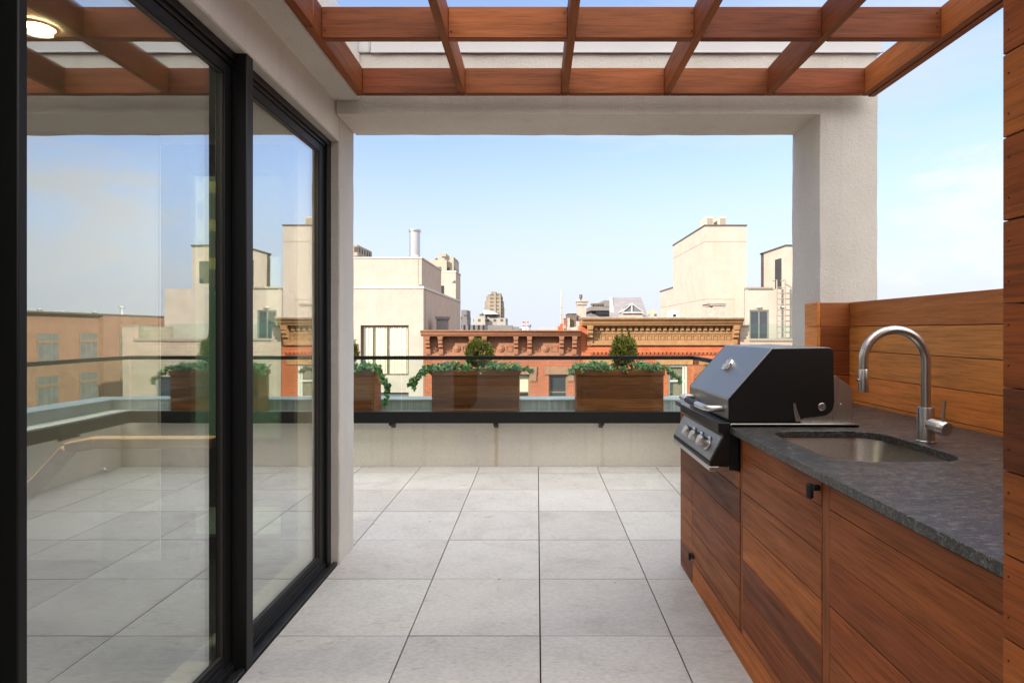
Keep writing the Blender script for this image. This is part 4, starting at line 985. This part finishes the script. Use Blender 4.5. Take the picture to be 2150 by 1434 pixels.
for w in (w3, w4, w5):
    window(b2, *w, FD + .08, 'winwhite', 'clearwin', .10, (w[0] + (w[1] - w[0]) * .82,), ((w[2] + w[3]) / 2 + .02,))
    m = MB()
    nb = 26
    for k in range(nb):
        z_ = w[2] + .1 + (w[3] - w[2] - .2) * k / nb; m.box(w[0] + .1, w[1] - .1, FD + .25, FD + .27, z_, z_ + (w[3] - w[2]) / nb * .72)
    m.build('blind', 'blind', b2)
    m = MB(); m.box(w[0] - .6, w[1] + .55, FD - .04, FD + .05, w[3] + .01, w[3] + .28); m.build('lintel', 'ochre_stone', b2)
zc0, zc1 = fz_(684), fz_(668.5)
m = MB(); m.box(fx_(1243), fx_(1537), FD - .06, FD + .05, fz_(724), zc0 + .02)
m.box(fx_(1241), fx_(1540), FD - .14, FD - .0601, fz_(724.5), fz_(721)); m.box(fx_(1243), fx_(1537), FD - .11, FD - .0601, fz_(701), fz_(698)); m.box(fx_(1243), fx_(1537), FD - .09, FD - .0601, fz_(698), fz_(694.5))
m.build('frieze', 'ochre', b2)
prof = [(FD + .1, zc0), (FD - .42, zc0), (FD - .44, zc0 + .06), (FD - .52, zc0 + .12), (FD - .55, zc0 + .22), (FD - .66, zc0 + .29), (FD - .67, zc1), (FD + .1, zc1)]
m = MB(); m.prism(prof, 'x', fx_(1220), fx_(1553)); m.build('crown_moulding', 'ochre', b2, .012)
m = MB(); m.box(fx_(1218), fx_(1554), FD - .70, FD + .5, zc1 + .001, zc1 + .05); m.build('roof_edge', 'whitewash', b2)
for px in (1238, 1541): bracket(b2, fx_(px), .26, zc0, fz_(728), .46, 'ochre', FD)
m = MB(); n_ = 24
for k in range(n_):
    x_ = fx_(1247) + (fx_(1535) - fx_(1247)) * k / n_; m.box(x_, x_ + .16, FD - .2, FD - .0601, fz_(694), fz_(686.5))
m.box(fx_(1243), fx_(1537), FD - .16, FD - .0602, fz_(686.5), zc0 + .01)
m.build('dentil_course', 'ochre', b2)
m = MB(); n_ = 21
for k in range(n_):
    x0 = fx_(1246) + (fx_(1536) - fx_(1246)) * k / n_; x1 = x0 + .25; z0, z1 = fz_(713), fz_(703); yy = FD - .0601
    m.box(x0, x1, yy - .035, yy, z1 - .035, z1); m.box(x0, x0 + .035, yy - .035, yy, z0, z1 - .036); m.box(x1 - .035, x1, yy - .035, yy, z0, z1 - .036); m.box(x0 + .036, x1 - .036, yy - .02, yy, z0, z0 + .02)
m.build('carved_panel', 'ochre', b2)

# -- modern beige house, right
b3 = thing('modern_house', (13.5, 32, GZ), 'modern beige house with cream brick front, roof terrace and stair towers', 'building')
xa, xb = fx_(1554), 17.7; zp = fz_(685); zc_ = fz_(716)
xn0, xn1 = fx_(1573), 17.1
wb = [(11.0, 12.9, fz_(880), fz_(790)), (14.2, 16.1, fz_(880), fz_(790))]
m = MB(); facade(m, xa, xb, GZ, zc_, FD, wb); m.box(xa, xb, FD + .57, 45, GZ, zc_ - .6)
m.box(xa, xn0, FD, FD + .5, zc_ + .001, zp); m.box(xn1, xb, FD, 31, zc_ + .001, zp); m.build('wall', 'creambrick', b3)
for w in wb: window(b3, *w, FD + .12, 'wingrey', 'win', .08, ((w[0] + w[1]) / 2,), ())
m = MB(); m.box(xn0, xn1, FD - .06, FD + .4, zc_ + .002, zc_ + .12); m.box(xa - .03, xn0 + .02, FD - .04, FD + .54, zp, zp + .06); m.box(xn1 - .02, xb + .03, FD - .04, FD + .54, zp, zp + .06); m.build('coping', 'taupetrim', b3)
sd2 = 31.0; zset = Z(607, sd2)
dwin = (X(1574, sd2), X(1615, sd2), zc_ - .3, Z(651, sd2)); dwin2 = (X(1663, sd2), X(1690, sd2), zc_ - .3, Z(651, sd2))
m = MB(); facade(m, X(1570, sd2), 17.6, zc_ - .8, zset, sd2, [dwin, dwin2], .18); m.box(X(1570, sd2), 17.6, sd2 + .54, 44, zc_ - .8, zset); 
m.add([(X(1570, sd2), sd2, zc_ - .8), (X(1570, sd2), sd2 + .54, zc_ - .8), (X(1570, sd2), sd2 + .54, zset), (X(1570, sd2), sd2, zset)], [(3, 2, 1, 0)])
m.box(16.25, 17.72, 31.3, 40, zset - 3, Z(640, 31.3))
m.build('setback_wall', 'beige', b3)
m = MB(); m.box(X(1568.5, sd2), X(1622, sd2), sd2 - .08, sd2 + .5, zset, zset + .1); m.build('setback_coping', 'taupetrim', b3)
for w in (dwin, dwin2): window(b3, *w, sd2 + .05, 'wingrey', 'win', .09, ((w[0] + w[1]) / 2,), ())
m = MB(); m.box(dwin[0] + .1, dwin[0] + .9, sd2 + .22, sd2 + .24, dwin[2], dwin[3]); m.build('curtain', 'curtain', b3)
# tall stair tower, near left
td = 33.0; tx0, tx1 = 9.69, X(1567, td); tz = Z(475, td)
m = MB(); m.box(tx0, tx1, td, 40.7, GZ + 10, tz); tw = m.build('stair_tower', 'beige', b3)
m = MB(); m.box(tx0 - .04, tx1 + .04, td - .04, 40.74, tz, tz + .08); m.build('roof_edge', 'darktrim', tw)
m = MB(); m.box(tx0 - .006, tx1 + .006, td - .006, 40.7, Z(508, td), Z(508, td) + .03); m.box(tx0 - .006, tx1 + .006, td - .006, 44.9, Z(629, td), Z(629, td) + .03); m.build('expansion_joint', 'taupetrim', tw)
m = MB(); m.box(tx0 + .003, tx1, 40.71, 45, GZ + 10, Z(613.5, 44.9)); lw_ = m.build('rear_wing', 'beige', b3)
m = MB(); m.box(tx0 - .03, tx1, 40.75, 45.04, Z(613.5, 44.9), Z(611, 44.9)); m.build('roof_edge', 'darktrim', lw_)
# upper tower, far right
ud = 31.2; ux0, ux1 = 13.5 * 31.2 / 31, 16.2; uz = Z(517, ud)
m = MB(); m.box(ux0, ux1, ud, 34.7, zset, uz); ut = m.build('upper_tower', 'beige', b3)
m = MB(); m.box(ux0 - .05, ux1 + .05, ud - .05, 34.75, uz, uz + .08); m.build('roof_edge', 'darktrim', ut)
ysl = ux0 * F / (1641 - VX); ysr = ux0 * F / (1628 - VX)
m = MB(); m.box(ux0 - .03, ux0 + .02, ysl, ysr, zset + .02, Z(545, 32.4)); m.build('window', 'win', ut)
m = MB(); m.box(X(1664.5, ud), ux1 - .4, ud - .03, ud + .03, zset + .3, Z(548, ud)); m.build('window', 'win', ut)
m = MB(); m.box(X(1571, FD + .3), xn1, FD + .3, FD + .32, zc_ + .12, zc_ + .85); m.build('glass_guard', 'railglass', b3)
la = thing('roof_ladder', (X(1640, 30.6), 30.6, Z(716, 30.6)), 'slim grey roof access ladder fixed to the beige wall', 'ladder')
d = 30.6; m = MB()
for px in (1631, 1648.5):
    m.tube([(X(px, d), d, Z(722, d)), (X(px, d), d, Z(588, d)), (X(px, d), d + .5, Z(588, d))], .04, 8)
m.build('rail', 'taupetrim', la)
for k in range(10):
    z_ = Z(710 - 11.8 * k, d); m = MB(); m.tube([(X(1631, d), d, z_), (X(1648.5, d), d, z_)], .025, 6); m.build('rung', 'taupetrim', la)
wl = [(1591.5, 644.5), (1641, 644.5)]
for i, (px, py) in enumerate(wl):
    m = MB(); d = 30.98; m.box(X(px - 4, d), X(px + 4, d), d - .12, d, Z(py + 2, d), Z(py - 2, d)); o = m.build('wall_lamp', 'beigetrim', b3)
for (px, lab) in ((1491, 'left of two boxy beige air conditioners on the tall stair tower'), (1518, 'right of two boxy beige air conditioners on the tall stair tower')):
    d = 35; a = thing('air_conditioner', (X(px, d), d, tz + .08), lab, 'air conditioner', 'rooftop air conditioners on the stair tower')
    m = MB(); x0 = X(px - 9, d); m.box(x0, x0 + .48, d, d + 1.2, tz + .09, tz + .95); m.build('casing', 'ac', a, .02)
    m = MB(); m.box(x0 + .07, x0 + .41, d - .012, d - .001, tz + .2, tz + .85); m.build('grille', 'taupetrim', a)
d = 30.5
c3 = thing('white_chimney', (X(1506, d), d, fz_(668)), 'square whitewashed chimney in front of the beige stair tower', 'chimney')
m = MB(); m.box(X(1498, d), X(1523, d), d, d + 1.2, fz_(690), Z(642, d)); m.add([(X(1490, d), d + .45, fz_(690)), (X(1498, d) - .001, d, fz_(690)), (X(1498, d) - .001, d, Z(642, d)), (X(1490, d), d + .45, Z(642, d)), (X(1498, d) - .001, d + 1.2, fz_(690)), (X(1498, d) - .001, d + 1.2, Z(642, d))], [(0, 1, 2, 3), (4, 0, 3, 5)])
m.build('stack', 'whitewash', c3)
m = MB(); m.box(X(1486, d), X(1526, d), d - .1, d + 1.3, Z(638.5, d), Z(635.5, d)); m.box(X(1489, d), X(1524.5, d), d - .05, d + 1.25, Z(642, d), Z(638.5, d)); m.build('cap', 'whitewash', c3)
ds = thing('satellite_dish', (X(1414, 29.5), 29.5, fz_(668)), 'round beige satellite dish on the ochre roof', 'satellite dish')
d = 29.5; ctr = Vector((X(1413.5, d), d, Z(662.5, d))); ax = Vector((-.25, -1, .22)).normalized(); rr = 13 * d / F
m = MB(); m.lathe([(rr, .06), (rr * .98, .075), (rr * .7, .03), (rr * .35, .008), (.02, .0), (.02, -.02), (rr * .35, -.012), (rr * .7, .01)], ctr, ax, 28); m.build('reflector', 'dish', ds)
m = MB(); m.tube([ctr - ax * .02, (ctr.x, d + .2, fz_(668) - .3)], .03, 8); m.build('mast', 'taupetrim', ds)
m = MB(); m.tube([ctr + Vector((.05, -.05, -rr * .9)), ctr + ax * .45 + Vector((0, 0, -.1))], .015, 6); m.box(ctr.x - .1, ctr.x + .02, d - .52, d - .42, ctr.z - .08, ctr.z + .06); m.build('receiver_arm', 'blackknob', ds)

# -- roof objects on the brick houses
d = 31.0
wc = thing('tall_white_chimney', (X(1222, d), d, fz_(694)), 'tall whitewashed chimney with dark cowl at the party wall', 'chimney')
m = MB(); m.prism([(X(1212, d), fz_(700)), (X(1213.5, d), Z(640, d)), (X(1231.5, d), Z(640, d)), (X(1229, d), fz_(700))], 'y', d, d + 1.0); m.build('stack', 'whitewash', wc)
m = MB(); m.box(X(1210.5, d), X(1235.5, d), d - .12, d + 1.12, Z(634, d), Z(630.5, d)); m.box(X(1212, d), X(1233.5, d), d - .06, d + 1.06, Z(640, d), Z(634, d)); m.build('cap', 'whitewash', wc)
m = MB(); xx = X(1220.5, d); m.lathe([(.05, 0), (.05, .12), (.09, .14), (.09, .32), (.04, .34)], (xx, d + .4, Z(630.5, d)), n=12); m.build('cowl', 'rubble', wc)
rbm = thing('rubble_parapet', (X(1200, 30), 30, fz_(694)), 'crumbling dark party wall with white patches left of the white chimney', 'wall')
d = 30
m = MB(); rough_box(X(1194, d), X(1211, d), d, d + 3, fz_(696), Z(660, d), .05, .2, mb=m, fr=3); m.build('rubble', 'rubble', rbm)
m = MB(); rough_box(X(1190, d), X(1218, d), d - .5, d - .05, fz_(697), Z(688, d), .05, .15, mb=m, fr=3); rough_box(X(1191, d), X(1196, d), d - .2, d - .01, fz_(694), Z(668, d), .04, .15, mb=m, fr=3); rough_box(X(1209, d), X(1218, d), d - .4, d - .01, Z(690, d), Z(676, d), .06, .15, mb=m, fr=3); m.build('whitewashed_patch', 'whitewash', rbm)
m = MB(); m.box(X(1192, d), X(1212, d), d - .05, d + 3.02, Z(660, d) + .03, Z(658, d)); m.build('cap', 'taupetrim', rbm)
rc = thing('red_brick_chimney', (X(1184, 33), 33, fz_(695)), 'thin red brick chimney with pale cap behind the brown cornice', 'chimney')
d = 33; m = MB(); m.box(X(1184.5, d), X(1189, d), d, d + .7, Z(700, d), Z(669, d)); m.build('stack', 'orangebrick', rc)
m = MB(); m.box(X(1182.5, d), X(1190.5, d), d - .05, d + .75, Z(669, d), Z(666.5, d)); m.box(X(1183, d), X(1189.5, d), d - .03, d + .73, Z(690, d), Z(683, d)); m.build('cap', 'whitewash', rc)
mast = thing('radio_mast', (X(1178, 34), 34, fz_(694)), 'slender white mast on a red brick stub above the brown cornice', 'mast')
d = 34; m = MB(); m.tube([(X(1178, d), d, Z(690, d)), (X(1178.3, d), d, Z(650, d)), (X(1179, d), d, Z(608, d))], [.06, .05, .025], 8)
m.box(X(1176.6, d), X(1177.6, d), d - .1, d, Z(662, d), Z(660.5, d)); m.box(X(1176.6, d), X(1177.6, d), d - .1, d, Z(647, d), Z(645.5, d)); m.build('pole', 'antenna', mast)
m = MB(); m.box(X(1176, d), X(1182, d), d - .2, d + .4, Z(700, d), Z(680, d)); m.box(X(1171.5, d), X(1176, d), d - .1, d + .4, Z(700, d), Z(685, d)); m.build('brick_stub', 'orangebrick', mast)
d = 29.0
# grey sloped bulkhead with glass skylight
gb = thing('grey_bulkhead', (X(1320, 34), 34, fz_(668)), 'grey membrane roof bulkhead with sloping face on the ochre house', 'bulkhead')
d0, d1 = 32.5, 36.5
m = MB()
q = [(X(1292, d0), d0, Z(670, d0)), (X(1362, d0), d0, Z(670, d0)), (X(1362, d0), d0, Z(666, d0)), (X(1292, d0), d0, Z(666, d0))]
yt = 36.0
m.add([(X(1280, d0), d0, Z(676, d0)), (X(1365, d0), d0, Z(676, d0)), (X(1346, yt), yt, Z(624.5, yt)), (X(1280, yt), yt, Z(624.5, yt)), (X(1280, yt), yt, Z(676, d0)), (X(1365, yt), yt, Z(676, d0))],
      [(0, 1, 2, 3), (3, 2, 5, 4), (0, 3, 4), (1, 5, 2), (0, 4, 5, 1)])
m.build('roof_slope', 'greyroof', gb)
m = MB(); m.add([(X(1279.5, d0), d0 - .02, Z(678, d0)), (X(1292, d0 - .02), d0 - .02, Z(678, d0)), (X(1285, yt), yt - .12, Z(624, yt)), (X(1279.6, yt), yt - .12, Z(624, yt))], [(0, 1, 2, 3)]); m.build('flashing', 'beige', gb)
sk = thing('pyramid_skylight', (X(1324, 31.5), 31.5, fz_(668)), 'small gabled glass skylight in front of the grey bulkhead', 'skylight')
d = 31.5
m = MB(); m.box(X(1307, d), X(1349, d), d, d + 1.6, Z(676, d), Z(657, d)); m.build('curb', 'whitewash', sk)
ap = (X(1326, d), Z(639, d)); e0, e1 = (X(1305, d), Z(656.5, d)), (X(1351, d), Z(656.5, d))
m = MB(); m.prism([e0, e1, ap], 'y', d - .03, d + 1.6); m.build('gable_glass', 'wincold', sk)
m = MB()
for k in range(4):
    y_ = d - .09 + k * .45
    for a_, c_ in ((e0, ap), (e1, ap)): bar(m, (a_[0], y_, a_[1] + .02), (c_[0], y_, c_[1] + .03), .06, .05)
bar(m, (ap[0], d - .1, ap[1] + .04), (ap[0], d + 1.6, ap[1] + .04), .12, .06); bar(m, (e0[0], d - .09, e0[1]), (e1[0], d - .09, e1[1]), .06, .08); m.box(ap[0] - .04, ap[0] + .04, d - .1, d - .04, e0[1] + .03, ap[1])
m.build('frame', 'greymetal', sk)
m = MB()
for k in range(3):
    y_ = d + .02 + k * .47; bar(m, ((e0[0] + ap[0]) / 2, y_ + .2, (e0[1] + ap[1]) / 2 + .05), ((e0[0] * .1 + ap[0] * .9), y_ + .2, e0[1] * .1 + ap[1] * .9 + .05), .38, .03)
m.build('roof_light', 'wincold', sk)
ga = thing('grey_apartment_block', (X(1255, 48), 48, GZ), 'grey terraced apartment block behind the white chimney', 'building')
d = 48
m = MB(); m.box(X(1231, d), X(1292, d), d, d + 8, GZ, Z(672, d)); m.box(X(1240, d), X(1292, d), d + 1, d + 8, Z(672, d), Z(659, d)); m.box(X(1270, d), X(1292, d), d + .5, d + 8, Z(643, d), Z(630, d)); m.box(X(1240, d), X(1292, d), d + .2, d + 8, Z(652, d), Z(644, d)); m.box(X(1246, d), X(1292, d), d + 2, d + 8, Z(659, d), Z(652, d)); m.build('wall', 'greywall', ga)
m = MB(); m.box(X(1252, d), X(1290, d), d + 1.9, d + 1.98, Z(658, d), Z(652.5, d)); m.build('window', 'win', ga)
m = MB(); m.box(X(1232, d), X(1290, d), d - .04, d + .01, Z(670, d), Z(667.5, d)); m.build('window', 'win', ga)
vents = thing('roof_vents', (X(1258, d), d + 1, Z(644, d)), 'row of small roof vents on the grey apartment block', 'vents')
m = MB()
for px in (1247, 1253, 1257, 1262, 1267):
    m.lathe([(.12, 0), (.12, .15), (.2, .17), (.2, .3), (.05, .34)], (X(px, d), d + 1, Z(644, d)), n=10)
m.build('vent', 'rubble', vents)

# -- houses further right, mostly seen mirrored in the glass door
b5 = thing('tan_brick_block', (33, 43, GZ), 'long tan brick apartment block with large windows, mirrored in the glass door', 'building')
bx = 30.7; zt5 = 2.62
m = MB(); m.box(bx, bx + 12, 26, 52, GZ, zt5); m.box(bx - .35, bx - .001, 43.5, 52, GZ, zt5 + .002); m.build('wall', 'tanbrick', b5)
m = MB(); m.box(bx - .4, bx + .25, 25.9, 52.1, zt5 + .003, zt5 + .12); m.build('coping', 'darktrim', b5)
wf = MB(); wf.box(0, .06, 0, 1.75, 0, .06); wf.box(0, .06, 0, 1.75, 1.94, 2.0); wf.box(0, .06, 0, .06, .06, 1.94); wf.box(0, .06, 1.69, 1.75, .06, 1.94); wf.box(.005, .055, .56, .62, .06, 1.94); wf.box(.005, .055, 1.13, 1.19, .06, 1.94); wf.box(.004, .056, .06, 1.69, 1.3, 1.38); wf.box(-.01, .07, .0, 1.75, 1.3, 1.48)
first = None
for row in range(4):
    for k in range(7):
        y_ = 27.4 + 3.55 * k; z_ = -.75 - 2.9 * row; xo = bx - .07 - (.35 if y_ > 43 else 0)
        if first is None:
            o = wf.build('window', 'wintan', b5); o.location = Vector((xo, y_, z_)) - b5.location
            o.data.transform(Matrix.Translation(b5.location))
            pn_ = MB(); pn_.box(.02, .04, .05, 1.7, .05, 1.95); p_ = pn_.build('pane', 'wincold', None); p_.parent = o; first = o
        else:
            o = first.copy(); COL.objects.link(o); o.location = Vector((xo, y_, z_)) - b5.location
            c_ = kids(first)[0].copy(); COL.objects.link(c_); c_.parent = o
rv5 = [(36.5, .5), (40, .35), (45, .3), (48, .9)]
m = MB()
for (y_, h_) in rv5: m.lathe([(.14, 0), (.14, h_ * .8), (.26, h_ * .82), (.26, h_)], (bx + 1.5, y_, zt5), n=12)
m.box(bx + 1, bx + 3, 37.5, 39.2, zt5, zt5 + .35); m.box(bx + 1, bx + 3, 41.5, 44, zt5, zt5 + .3); m.build('roof_vent', 'greymetal', b5)
b6 = thing('yellow_brick_tower', (-55, 100, GZ), 'tall yellow brick building seen through the end door of the penthouse', 'building')
m = MB(); m.box(-66, -45, 90, 110, GZ, 42); m.build('wall', 'greenbrick', b6)
for row in range(-1, 6):
    for (xa_, xb_, h_) in ((-51.5, -50.5, 4.1), (-53.3, -52.5, 2.6), (-56.5, -55.3, 4.1), (-48.9, -47.8, 4.1)):
        zz = 7.0 + 6.0 * row
        m = MB(); m.box(xa_, xb_, 89.93, 90.02, zz, zz + h_); f = m.build('window', 'darktrim', b6)
        m = MB()
        for q_ in range(4): m.box(xa_ + .1, (xa_ + xb_) / 2 - .05, 89.9, 89.929, zz + .1 + h_ * q_ / 4, zz + h_ * (q_ + 1) / 4 - .08); m.box((xa_ + xb_) / 2 + .05, xb_ - .1, 89.9, 89.929, zz + .1 + h_ * q_ / 4, zz + h_ * (q_ + 1) / 4 - .08)
        m.build('pane', 'wincold', f)

# -- skyline
def tower(name, label, x0, x1, ytop, D, depth, mat, extra=(), base=690):
    o = thing(name, (X((x0 + x1) / 2, D), D, GZ), label, 'building')
    m = MB(); m.box(X(x0, D), X(x1, D), D, D + depth, GZ, Z(ytop, D))
    for i_, (a, c, t_, dd) in enumerate(extra): m.box(X(a, D) + .03 * i_, X(c, D) - .037 * i_, D + dd + .02 * i_, D + depth * (.9 - .05 * i_), GZ + 2 + i_ * .1, Z(t_, D))
    m.build('wall', mat, o); return o
M['tw_beige'] = tower_mat('tower_beige', sunlit(158, 144, 126), sunlit(104, 98, 90), 5.2, 3.3, .45, .5)
M['tw_white'] = tower_mat('tower_white', sunlit(168, 162, 154), sunlit(92, 88, 86), 3.6, 3.2, .4, .45)
M['tw_cream'] = tower_mat('tower_cream', sunlit(186, 176, 158), sunlit(110, 100, 88), 3.0, 3.0, .4, .4)
M['tw_grey'] = tower_mat('tower_grey', sunlit(128, 122, 120), sunlit(84, 82, 84), 2.5, 3.0, .4, .5)
M['tw_strip'] = tower_mat('tower_strip', sunlit(186, 184, 180), sunlit(84, 80, 80), 1.0, 30.0, .45, 1.0)
M['tw_balc'] = tower_mat('tower_balcony', sunlit(178, 164, 146), sunlit(84, 76, 68), 2.4, 2.6, .55, .6)
o = tower('apartment_tower', 'stepped beige high rise rising alone above the skyline', 1018, 1056, 632, 520, 16, 'tw_beige', [(1021, 1054, 622, -1), (1024, 1052, 618.5, -2), (1031.5, 1052, 616, -2.5), (1031.5, 1042, 613, -3), (1016, 1058, 645, 1)])
o = tower('white_office_complex', 'pale mid rise complex with curved grey roof in front of the high rise', 1010, 1062, 668, 300, 20, 'tw_white', [(995, 1020, 667, -3), (1003, 1046, 659, 4), (1010, 1018, 657, 3), (1044, 1063, 668, -4)])
m = MB(); D = 298; m.prism([(X(1012, D), Z(650, D)), (X(1022, D), Z(650.5, D)), (X(1034, D), Z(653.5, D)), (X(1046, D), Z(658.5, D)), (X(1046, D), Z(660, D)), (X(1015, D), Z(660, D)), (X(1015, D), Z(651, D))], 'y', D, D + 14); m.build('curved_roof', 'greymetal', o)
tower('grey_slab_building', 'dark grey slab beside the beige house at the left of the skyline', 968.5, 980, 651, 180, 10, 'tw_grey', [(968.5, 981.5, 665, -1)])
tower('white_ribbed_block', 'low white block with vertical window ribs above the brown cornice', 969, 1017, 682.5, 120, 8, 'tw_strip')
tower('plain_white_block', 'plain low white block right of the ribbed block', 1023, 1075, 683, 130, 8, 'beigetrim', [(1063, 1088, 686, 1), (1075, 1074, 686, 0)])
tower('cream_balcony_tower', 'cream high rise with stacked balconies behind the beige penthouse', 897, 938, 546, 150, 12, 'tw_cream', [(912, 952, 541, 1.2), (917.5, 934, 530, 2), (938, 952, 538.5, 1)])
tower('balcony_tower', 'grid front balcony tower just beside the stucco pier', 700, 750.5, 514, 160, 14, 'tw_balc', [(740, 755, 535, 3)])
tower('small_far_tower', 'small blue and cream tower right of the grey bulkhead', 1366, 1381, 651, 260, 9, 'tw_cream', [(1364, 1372, 664, -2)])
for (x0, x1, yt_, D, lab) in ((1127, 1134, 691.5, 200, 'tiny pale rooftop box far off, leftmost above the brown cornice'), (1135, 1146, 687, 210, 'cream rooftop box far off above the brown cornice'), (1153, 1171, 688, 190, 'wider pale rooftop box far off left of the mast'), (1089, 1095, 690, 150, 'little grey rooftop far off right of the white block')):
    tower('distant_rooftop', lab, x0, x1, yt_, D, 8, 'beige')
for i, px in enumerate((1098, 1101.5, 1108)):
    D = 700; o = thing('smokestack', (X(px, D), D, GZ), ['red and white smokestack far off, leftmost of three', 'red and white smokestack far off, middle of three', 'red and white smokestack far off, rightmost of three'][i], 'smokestack', 'striped smokestacks on the skyline')
    m = MB(); m.lathe([(.8, 0), (.6, Z(674, D) - GZ)], (X(px, D), D, GZ), n=12); m.build('stack', 'coping', o)
    for (ya, yb) in ((678.5, 674.5), (686, 682)):
        m = MB(); m.lathe([(.85, 0), (.85, Z(yb, D) - Z(ya, D))], (X(px, D), D, Z(ya, D)), n=12); m.build('painted_band', 'redband', o)
D = 300; wt = thing('water_tower', (X(1112.5, D), D, GZ), 'small round water tower far off beside the smokestacks', 'water tower')
m = MB(); rr = 3 * D / F; m.lathe([(rr * .3, 0), (rr, .3), (rr, 1.1), (rr * .2, 1.5)], (X(1112.5, D), D, Z(687, D)), n=14); m.build('tank', 'greywall', wt)
m = MB(); m.lathe([(.2, 0), (.2, Z(687, D) - GZ)], (X(1112.5, D), D, GZ), n=8); m.build('leg', 'greywall', wt)
